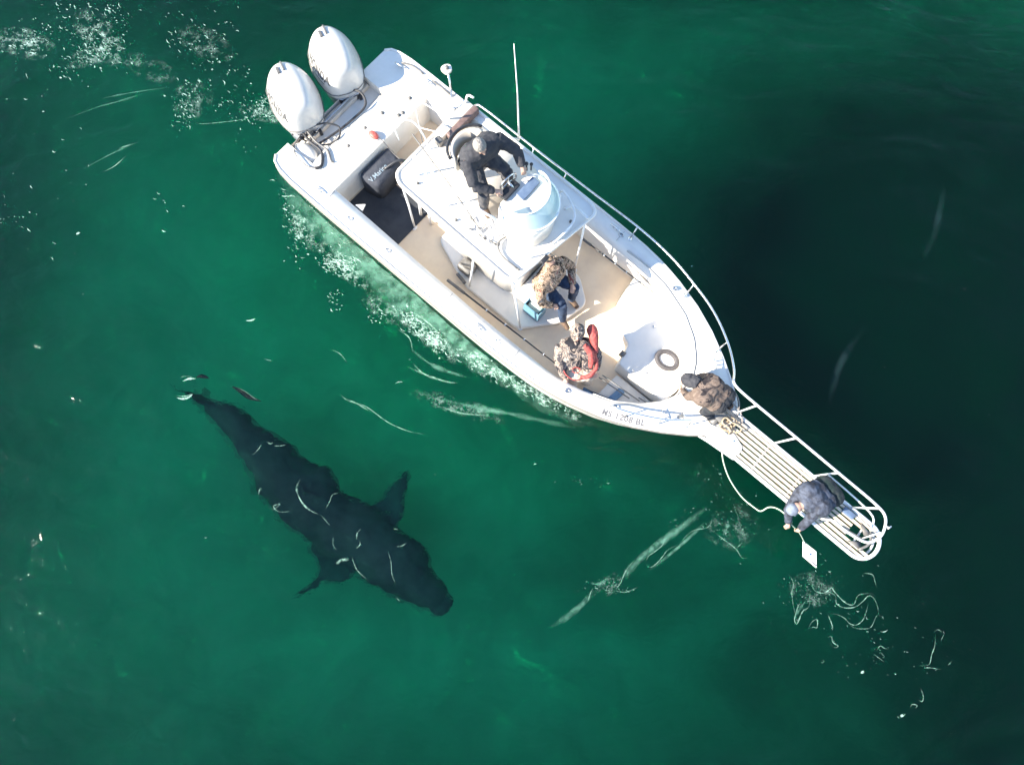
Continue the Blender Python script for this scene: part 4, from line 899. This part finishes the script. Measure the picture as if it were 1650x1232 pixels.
    o = solo("shark", "large dark shark swimming just under the green water beside the boat", "shark", me,
             mat("shark_skin", (.012, .020, .024), .8, col2=(.075, .085, .075), nscale=1.3, bump=.3, bscale=12), tuple(at(520, 810, SZ)), MW)
shark()

# ------------------------------------------------------------------ foam and painted ripple glints
def foam_glint_mat(name, col, a, soft=False, sc_=22):
    m = bpy.data.materials.new(name); m.use_nodes = True; n = m.node_tree; n.nodes.clear(); L = n.links
    out = n.nodes.new("ShaderNodeOutputMaterial"); tr = n.nodes.new("ShaderNodeBsdfTransparent"); df = n.nodes.new("ShaderNodeBsdfDiffuse"); df.inputs[0].default_value = (*col, 1)
    tc = n.nodes.new("ShaderNodeTexCoord"); nz = n.nodes.new("ShaderNodeTexNoise"); nz.inputs["Scale"].default_value = sc_; nz.inputs["Detail"].default_value = 5; nz.inputs["Roughness"].default_value = .65
    L.new(tc.outputs["Object"], nz.inputs["Vector"]); mr = n.nodes.new("ShaderNodeMapRange"); mr.inputs[1].default_value = .38; mr.inputs[2].default_value = .62
    mr.inputs[3].default_value = a*(.2 if soft else .35); mr.inputs[4].default_value = a; L.new(nz.outputs["Fac"], mr.inputs[0]); fac = mr.outputs[0]
    if soft:
        at_ = n.nodes.new("ShaderNodeAttribute"); at_.attribute_name = "dens"; ml = n.nodes.new("ShaderNodeMath"); ml.operation = 'MULTIPLY'; L.new(fac, ml.inputs[0]); L.new(at_.outputs["Fac"], ml.inputs[1]); fac = ml.outputs[0]
    mx = n.nodes.new("ShaderNodeMixShader"); L.new(fac, mx.inputs[0]); L.new(tr.outputs[0], mx.inputs[1]); L.new(df.outputs[0], mx.inputs[2]); L.new(mx.outputs[0], out.inputs[0])
    return m
foamw = foam_glint_mat("foam_white", (.50, .74, .64), .62); foamg = foam_glint_mat("foam_green", (.26, .56, .43), .32, True, 9); foamt = foam_glint_mat("foam_thin", (.30, .52, .42), .30)
FZ = [.004]
def fleck(bm, x, y, r, ar=1.0, ang=0, z=None, n=7, solid=False):
    z = FZ[0]+random.uniform(0, .003) if z is None else z
    if not solid and random.random() < .7:
        L_ = r*random.uniform(1.2, 3.2); wd = r*random.uniform(.25, .55); cv = random.uniform(-.5, .5); m_ = 5; a_, b_2 = [], []
        for k in range(m_+1):
            t = k/m_*2-1; px_, py_ = t*L_, cv*L_*(1-t*t)+random.uniform(-.15, .15)*wd; w_ = wd*max(.12, 1-t*t)*random.uniform(.7, 1.2)
            for lst, sg in ((a_, 1), (b_2, -1)):
                dx, dy = px_, py_+sg*w_; lst.append(bm.verts.new((x+dx*math.cos(ang)-dy*math.sin(ang), y+dx*math.sin(ang)+dy*math.cos(ang), z)))
        for k in range(m_): bm.faces.new([b_2[k], b_2[k+1], a_[k+1], a_[k]])
        return
    vs = []; r *= .75
    for k in range(n):
        a = 2*PI*k/n; q = r*random.uniform(.55, 1.2); dx, dy = q*math.cos(a)*ar, q*math.sin(a)
        vs.append(bm.verts.new((x+dx*math.cos(ang)-dy*math.sin(ang), y+dx*math.sin(ang)+dy*math.cos(ang), z)))
    bm.faces.new(vs)
def ribbon(bm, pts, w0, z=.006, wob=.8, sm=6, px=True, soft=False):
    P = [at(*p) for p in pts] if px else [Vector(p) for p in pts]
    P = smooth_path(P, sm); N = len(P); rows = []; ph = random.random()*9
    cl = bm.verts.layers.float.get("dens") or bm.verts.layers.float.new("dens")
    for i, p in enumerate(P):
        a, b = P[max(0, i-1)], P[min(N-1, i+1)]; t = (b-a).normalized(); nn = Vector((-t.y, t.x, 0))
        k = min(1, .25+3.5*min(i, N-1-i)/N); w_ = w0*(1-wob+wob*1.6*abs(noise.noise(Vector((i*.35+ph, ph, 0)))))*k
        row = []
        for q, d in ((-1, 0), (-.5, .6), (0, 1), (.5, .6), (1, 0)) if soft else ((-1, 1), (1, 1)):
            v = bm.verts.new((p.x+nn.x*w_*q, p.y+nn.y*w_*q, z)); v[cl] = d*min(1, 2.5*min(i, N-1-i)/N) if soft else d; row.append(v)
        rows.append(row)
    for A, B in zip(rows, rows[1:]):
        for k in range(len(A)-1): bm.faces.new([A[k], B[k], B[k+1], A[k+1]])
def boatpt(u, v): p = MB @ Vector((u, v, 0)); return p.x, p.y
# white flecks
bm = NB()
def scatter(cx, cy, sx, sy, n, r0, r1, ar=1.6, ang=-.6, rot=0):
    for _ in range(n):
        dx, dy = random.gauss(0, sx), random.gauss(0, sy)
        X = cx+dx*math.cos(rot)-dy*math.sin(rot); Y = cy+dx*math.sin(rot)+dy*math.cos(rot); p = at(X, Y)
        fleck(bm, p.x, p.y, random.uniform(r0, r1)*random.choice((.6, 1, 1)), random.uniform(1, ar*1.4), ang+random.uniform(-.6, .6))
random.seed(11)
for (cx, cy, sx, sy, n) in ((40, 68, 20, 16, 70), (150, 62, 30, 26, 110), (75, 40, 20, 14, 20), (165, 88, 22, 10, 60), (110, 110, 16, 10, 22), (190, 20, 14, 18, 30), (120, 12, 20, 6, 16), (320, 60, 34, 24, 46), (345, 100, 26, 18, 28), (305, 155, 16, 16, 34), (300, 190, 12, 10, 26), (350, 168, 26, 4, 22),
                            (415, 185, 22, 8, 60), (425, 165, 18, 6, 30), (380, 130, 18, 14, 20), (390, 232, 12, 10, 6), (15, 350, 16, 14, 14), (90, 300, 40, 60, 16), (60, 160, 40, 30, 10), (270, 330, 12, 14, 8)):
    scatter(cx, cy, sx, sy, n, .006, .020)
for k in range(14): # loose specks everywhere
    p = at(random.uniform(0, 1650), random.uniform(0, 1232)); fleck(bm, p.x, p.y, random.uniform(.003, .009))
p = at(126, 376); fleck(bm, p.x, p.y, .035, 1.5, .4)
for (cx, cy, sx, sy, n, rt) in ((485, 375, 12, 22, 60, .0), (545, 430, 18, 8, 110, .65), (560, 420, 10, 6, 50, .6), (610, 505, 8, 10, 22, 0), (655, 510, 14, 6, 50, .6), (690, 540, 26, 7, 170, .68), (702, 548, 8, 6, 60, .6),
                               (770, 585, 18, 6, 60, .6), (800, 600, 26, 6, 60, .5), (845, 625, 24, 5, 60, .45), (890, 650, 20, 5, 40, .4), (465, 330, 8, 18, 40, -.2), (538, 485, 8, 8, 20, 0)):
    scatter(cx, cy, sx, sy, n, .006, .022, 1.6, -.5, rt)
for (cx, cy, sx, sy, n) in ((1290, 960, 24, 20, 40), (1360, 1000, 50, 50, 46), (1420, 1050, 16, 24, 22), (1500, 1060, 30, 40, 16), (1180, 840, 26, 24, 40), (1130, 830, 30, 12, 26), (985, 945, 20, 6, 40), (950, 775, 30, 4, 14), (1320, 930, 20, 12, 26), (1150, 760, 14, 10, 16)):
    scatter(cx, cy, sx, sy, n, .004, .010)
for (x, y, r) in ((1424, 1015, .03), (1390, 1082, .035), (1452, 1152, .03), (305, 612, .05), (298, 638, .05), (862, 748, .02), (643, 617, .025), (404, 515, .03), (1115, 430, .015)):
    p = at(x, y); fleck(bm, p.x, p.y, r, 1.5, .2)
solo("foam_flecks", "white flecks of foam scattered on the water behind the engines and along the hull", "foam", bm, foamw, (0, 0, .004), MW, kind='stuff')
# pale ribbons painting glints of sky and boat on the wavelets
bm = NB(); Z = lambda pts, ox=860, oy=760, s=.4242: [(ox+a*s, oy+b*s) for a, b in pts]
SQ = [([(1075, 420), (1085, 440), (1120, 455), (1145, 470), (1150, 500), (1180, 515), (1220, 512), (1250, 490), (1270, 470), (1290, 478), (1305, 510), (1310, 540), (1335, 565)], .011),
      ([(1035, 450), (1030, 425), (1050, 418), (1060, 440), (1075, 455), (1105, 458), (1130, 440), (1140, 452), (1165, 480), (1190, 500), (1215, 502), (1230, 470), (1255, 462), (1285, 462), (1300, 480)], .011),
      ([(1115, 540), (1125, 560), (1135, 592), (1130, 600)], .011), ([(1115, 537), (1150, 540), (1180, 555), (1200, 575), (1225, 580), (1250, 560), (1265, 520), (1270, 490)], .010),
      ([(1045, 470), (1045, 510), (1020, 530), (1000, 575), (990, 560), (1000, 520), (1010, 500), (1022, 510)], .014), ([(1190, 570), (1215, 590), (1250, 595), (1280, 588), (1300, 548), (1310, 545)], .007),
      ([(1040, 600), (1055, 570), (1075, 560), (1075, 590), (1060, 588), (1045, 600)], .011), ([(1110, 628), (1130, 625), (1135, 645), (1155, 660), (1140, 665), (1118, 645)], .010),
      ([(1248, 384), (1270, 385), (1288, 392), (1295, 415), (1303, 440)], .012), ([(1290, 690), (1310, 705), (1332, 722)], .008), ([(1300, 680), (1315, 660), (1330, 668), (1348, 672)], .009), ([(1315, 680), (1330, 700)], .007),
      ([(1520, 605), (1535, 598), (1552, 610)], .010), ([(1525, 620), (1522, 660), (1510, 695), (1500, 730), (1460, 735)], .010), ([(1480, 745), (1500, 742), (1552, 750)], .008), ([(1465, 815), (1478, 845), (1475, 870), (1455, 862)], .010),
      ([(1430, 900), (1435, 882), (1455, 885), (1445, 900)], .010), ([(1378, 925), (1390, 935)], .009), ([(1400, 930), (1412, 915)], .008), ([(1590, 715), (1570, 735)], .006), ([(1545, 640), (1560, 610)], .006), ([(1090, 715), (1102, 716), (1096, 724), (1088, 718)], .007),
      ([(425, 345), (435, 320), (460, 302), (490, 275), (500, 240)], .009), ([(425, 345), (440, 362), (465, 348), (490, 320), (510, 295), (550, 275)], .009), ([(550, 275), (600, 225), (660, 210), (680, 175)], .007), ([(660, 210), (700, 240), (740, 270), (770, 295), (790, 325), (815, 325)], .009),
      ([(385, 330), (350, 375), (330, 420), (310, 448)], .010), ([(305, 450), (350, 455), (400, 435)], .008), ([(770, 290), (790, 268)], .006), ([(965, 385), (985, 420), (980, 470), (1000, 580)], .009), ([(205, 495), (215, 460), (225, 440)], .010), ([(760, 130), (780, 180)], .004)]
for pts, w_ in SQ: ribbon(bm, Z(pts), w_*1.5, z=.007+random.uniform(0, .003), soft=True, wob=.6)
# streaks by the hull and elsewhere
for pts, w_ in (([(548, 633), (560, 645), (590, 655), (625, 680), (660, 695), (690, 700)], .013), ([(552, 640), (575, 650), (600, 665)], .012), ([(655, 590), (690, 605), (720, 615), (738, 617)], .020), ([(665, 585), (680, 600), (700, 612)], .014),
                ([(712, 655), (740, 665), (790, 670)], .018), ([(640, 530), (660, 545), (665, 570)], .012), ([(533, 563), (548, 570), (560, 585)], .010), ([(290, 608), (300, 606), (312, 608)], .010),
                ([(283, 638), (300, 638), (312, 634)], .012), ([(425, 578), (440, 582)], .008), ([(405, 190), (380, 195), (330, 200), (315, 198)], .008), ([(410, 160), (440, 170), (450, 180)], .010), ([(215, 232), (190, 240)], .012), ([(205, 250), (185, 268), (165, 278)], .012), ([(660, 500), (690, 520), (715, 545)], .018)):
    ribbon(bm, pts, w_*1.5, z=.008+random.uniform(0, .002), soft=True, wob=.6)
K = lambda pts: [(260+a/2.933, 580+b/2.933) for a, b in pts]  # caustic lines over the shark, also painted as pale ribbons
for pts, w_ in (([(660, 560), (640, 600), (650, 645), (680, 690), (720, 718), (750, 728)], .016), ([(750, 728), (780, 760), (800, 785)], .007), ([(770, 712), (795, 670), (810, 635), (845, 628)], .008), ([(500, 385), (515, 395), (530, 388)], .012), ([(530, 405), (560, 405), (590, 400)], .007),
                ([(430, 450), (460, 420), (475, 395)], .007), ([(460, 640), (465, 612), (478, 605)], .010), ([(500, 690), (530, 705), (560, 680), (530, 690), (555, 715), (600, 715), (625, 705)], .008), ([(925, 850), (925, 820), (945, 795)], .010), ([(935, 850), (940, 870), (920, 890)], .013),
                ([(815, 830), (812, 870), (830, 900)], .006), ([(1110, 880), (1135, 878), (1160, 862)], .011), ([(1070, 900), (1085, 950), (1090, 1010), (1110, 1060)], .007), ([(1110, 1120), (1130, 1140)], .011), ([(1095, 795), (1120, 800)], .008), ([(825, 965), (850, 945), (890, 940)], .03),
                ([(830, 960), (850, 940), (890, 945)], .010), ([(900, 925), (925, 990), (980, 1040)], .008), ([(350, 125), (400, 150), (440, 180), (470, 192)], .006)):
    ribbon(bm, K(pts), w_*1.7, z=.008+random.uniform(0, .002), soft=True, wob=.6)
solo("painted_glints", "thin painted light glints curling on the water below the pulpit and beside the hull", "painted glints", bm, foam_glint_mat("glint_paint", (.40, .68, .54), .55, True, 14), (0, 0, .006), MW, kind='stuff')
# lacy foam: soft patches with a bubble-net opacity
def lace_mat():
    m = bpy.data.materials.new("foam_lace"); m.use_nodes = True; n = m.node_tree; n.nodes.clear(); L = n.links
    out = n.nodes.new("ShaderNodeOutputMaterial"); tr = n.nodes.new("ShaderNodeBsdfTransparent"); df = n.nodes.new("ShaderNodeBsdfDiffuse"); df.inputs[0].default_value = (.55, .76, .68, 1)
    tc = n.nodes.new("ShaderNodeTexCoord"); wn = n.nodes.new("ShaderNodeTexNoise"); wn.inputs["Scale"].default_value = 3.5; wn.inputs["Detail"].default_value = 4; L.new(tc.outputs["Object"], wn.inputs["Vector"])
    va = n.nodes.new("ShaderNodeVectorMath"); va.operation = 'SCALE'; va.inputs[3].default_value = .55; L.new(wn.outputs["Color"], va.inputs[0])
    vb = n.nodes.new("ShaderNodeVectorMath"); vb.operation = 'ADD'; L.new(tc.outputs["Object"], vb.inputs[0]); L.new(va.outputs[0], vb.inputs[1])
    def M(op, a, b):
        k = n.nodes.new("ShaderNodeMath"); k.operation = op
        for i, x in enumerate((a, b)):
            if isinstance(x, (int, float)): k.inputs[i].default_value = x
            else: L.new(x, k.inputs[i])
        return k.outputs[0]
    def net(sc_, w_):
        v = n.nodes.new("ShaderNodeTexVoronoi"); v.feature = 'DISTANCE_TO_EDGE'; v.inputs["Scale"].default_value = sc_; L.new(vb.outputs[0], v.inputs["Vector"])
        mr = n.nodes.new("ShaderNodeMapRange"); mr.inputs[1].default_value = 0; mr.inputs[2].default_value = w_; mr.inputs[3].default_value = 1; mr.inputs[4].default_value = 0; L.new(v.outputs["Distance"], mr.inputs[0]); return mr.outputs[0]
    pn = n.nodes.new("ShaderNodeTexNoise"); pn.inputs["Scale"].default_value = 5; pn.inputs["Detail"].default_value = 5; pn.inputs["Roughness"].default_value = .7; L.new(tc.outputs["Object"], pn.inputs["Vector"])
    pm = n.nodes.new("ShaderNodeMapRange"); pm.inputs[1].default_value = .47; pm.inputs[2].default_value = .68; L.new(pn.outputs["Fac"], pm.inputs[0])
    a = M('MULTIPLY', M('MAXIMUM', net(4.5, .09), M('MULTIPLY', net(13, .16), .8)), pm.outputs[0])
    at_ = n.nodes.new("ShaderNodeAttribute"); at_.attribute_name = "dens"
    a = M('MULTIPLY', a, at_.outputs["Fac"]); mx = n.nodes.new("ShaderNodeMixShader"); L.new(a, mx.inputs[0]); L.new(tr.outputs[0], mx.inputs[1]); L.new(df.outputs[0], mx.inputs[2]); L.new(mx.outputs[0], out.inputs[0])
    return m
bm = NB(); cl = bm.verts.layers.float.new("dens")
def patch(cx, cy, rx, ry, rot, d, z):
    c = at(cx, cy); k_ = .0108; prev = None; ctr = bm.verts.new((c.x, c.y, z)); ctr[cl] = d
    for q, dd in ((.35, .95), (.7, .6), (1, 0)):
        row = []
        for k in range(20):
            a = 2*PI*k/20; x, y = rx*k_*q*math.cos(a), ry*k_*q*math.sin(a); v = bm.verts.new((c.x+x*math.cos(rot)-y*math.sin(rot), c.y+x*math.sin(rot)+y*math.cos(rot), z)); v[cl] = dd*d; row.append(v)
        for k in range(20):
            if prev: bm.faces.new([prev[k], row[k], row[(k+1) % 20], prev[(k+1) % 20]])
            else: bm.faces.new([ctr, row[k], row[(k+1) % 20]])
        prev = row
for k, a in enumerate(((40, 70, 60, 30, -.3, .6), (160, 60, 70, 35, -.9, .6), (150, 90, 60, 20, .3, .45), (330, 70, 60, 30, -.5, .3), (310, 160, 40, 40, .2, .3), (430, 184, 60, 16, -.2, .7), (240, 110, 60, 24, -.4, .25),
                       (490, 370, 22, 60, .75, .6), (555, 432, 60, 18, -.65, .9), (620, 500, 50, 20, -.6, .4), (695, 545, 70, 18, -.68, .95), (780, 590, 60, 18, -.6, .7), (850, 628, 60, 14, -.5, .7), (910, 662, 50, 10, -.4, .5), (740, 655, 90, 16, -.3, .3),
                       (1310, 950, 40, 30, 0, .25), (1180, 850, 50, 36, .5, .22), (985, 940, 40, 14, .6, .4))):
    patch(*a, .0020+.0002*k/2)
solo("lacy_foam", "thin broken net of foam behind the engines and along the starboard waterline", "foam", bm, lace_mat(), (0, 0, .002), MW, kind='stuff')
# broad thin churned water
bm = NB()
cl = bm.verts.layers.float.new("dens"); rows = []
for k in range(90):
    f = k/89; u = -.4+7.4*f; bb = b_(max(.05, min(u, 8))); wd = (.40+.24*noise.noise(Vector((f*7, 3, 0)))+.16*noise.noise(Vector((f*26, 1, 0))))*(1 if f < .5 else 1-(f-.5)/.5*.72)*min(1, f*5+.15)
    row = []
    for q, d in ((-.15, 1), (.25, 1), (.55, .85), (.8, .5), (1, 0)):
        v = bm.verts.new((*boatpt(u, -bb*.98-wd*q), .003)); v[cl] = d*min(1, (1-f)*3)*min(1, f*5); row.append(v)
    rows.append(row)
for A, B in zip(rows, rows[1:]):
    for k in range(4): bm.faces.new([A[k], B[k], B[k+1], A[k+1]])
solo("churned_water", "pale aerated band of water along the starboard side of the hull", "foam", bm, foam_glint_mat("aerated", (.26, .56, .43), .30, True, 5), (0, 0, .003), MW, kind='stuff')
bm = NB()
ribbon(bm, soft=True, pts=Z([(60, 590), (140, 540), (200, 485), (225, 450)]), w0=.07, z=.0045, wob=.3); ribbon(bm, soft=True, pts=Z([(215, 420), (250, 425), (290, 395)]), w0=.06, z=.0046); ribbon(bm, soft=True, pts=Z([(330, 410), (360, 375), (420, 315), (520, 240), (600, 180), (660, 130)]), w0=.085, z=.0047, wob=.3)
ribbon(bm, soft=True, pts=Z([(430, 380), (520, 310), (600, 240), (650, 190)]), w0=.04, z=.0048, wob=.3); ribbon(bm, soft=True, pts=Z([(715, 240), (735, 210), (740, 180)]), w0=.06, z=.0048); ribbon(bm, soft=True, pts=Z([(985, 560), (1010, 520), (1040, 480)]), w0=.05, z=.0048)
ribbon(bm, soft=True, pts=[(700, 640), (760, 655), (830, 668), (930, 690)], w0=.12, z=.0049); ribbon(bm, soft=True, pts=[(660, 560), (700, 590), (760, 610)], w0=.07, z=.0050); ribbon(bm, soft=True, pts=[(225, 228), (180, 248), (130, 275)], w0=.03, z=.0045)
for pts in ([(160, 160), (210, 150), (280, 140)], [(150, 175), (230, 152)], [(100, 195), (160, 172), (220, 158)]): ribbon(bm, soft=True, pts=pts, w0=.025, z=.0045)
solo("foam_trails", "faint green trails of churned water trailing left of the pulpit and beside the hull", "foam", bm, foamg, (0, 0, .0045), MW, kind='stuff')
bm = NB(); cl = None
ribbon(bm, [(1522, 300), (1514, 340), (1503, 385), (1484, 420)], .085, z=.0045, wob=.15, soft=True); ribbon(bm, [(1395, 530), (1366, 565), (1347, 605), (1335, 660)], .09, z=.0046, wob=.15, soft=True)
solo("water_streaks", "two faint blue-green smears on the dark water right of the boat", "streaks", bm, foam_glint_mat("faint_streak", (.20, .42, .46), .04, True, 2), (0, 0, .0045), MW, kind='stuff')
bm = NB()  # ripple shade by the shark's tail, put in as dark strips
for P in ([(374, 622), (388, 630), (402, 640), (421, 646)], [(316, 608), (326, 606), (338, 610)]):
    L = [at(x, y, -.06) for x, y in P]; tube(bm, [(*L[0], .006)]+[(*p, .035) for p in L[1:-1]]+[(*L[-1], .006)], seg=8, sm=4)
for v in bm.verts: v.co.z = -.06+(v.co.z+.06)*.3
solo("painted_ripple_shade", "dark strips of painted ripple shade just above the shark's tail", "painted shade", bm, mat("ripple_shade_dark", (.02, .035, .025), .7, col2=(.035, .05, .03), nscale=9), tuple(at(380, 625, -.06)), MW, kind='stuff')
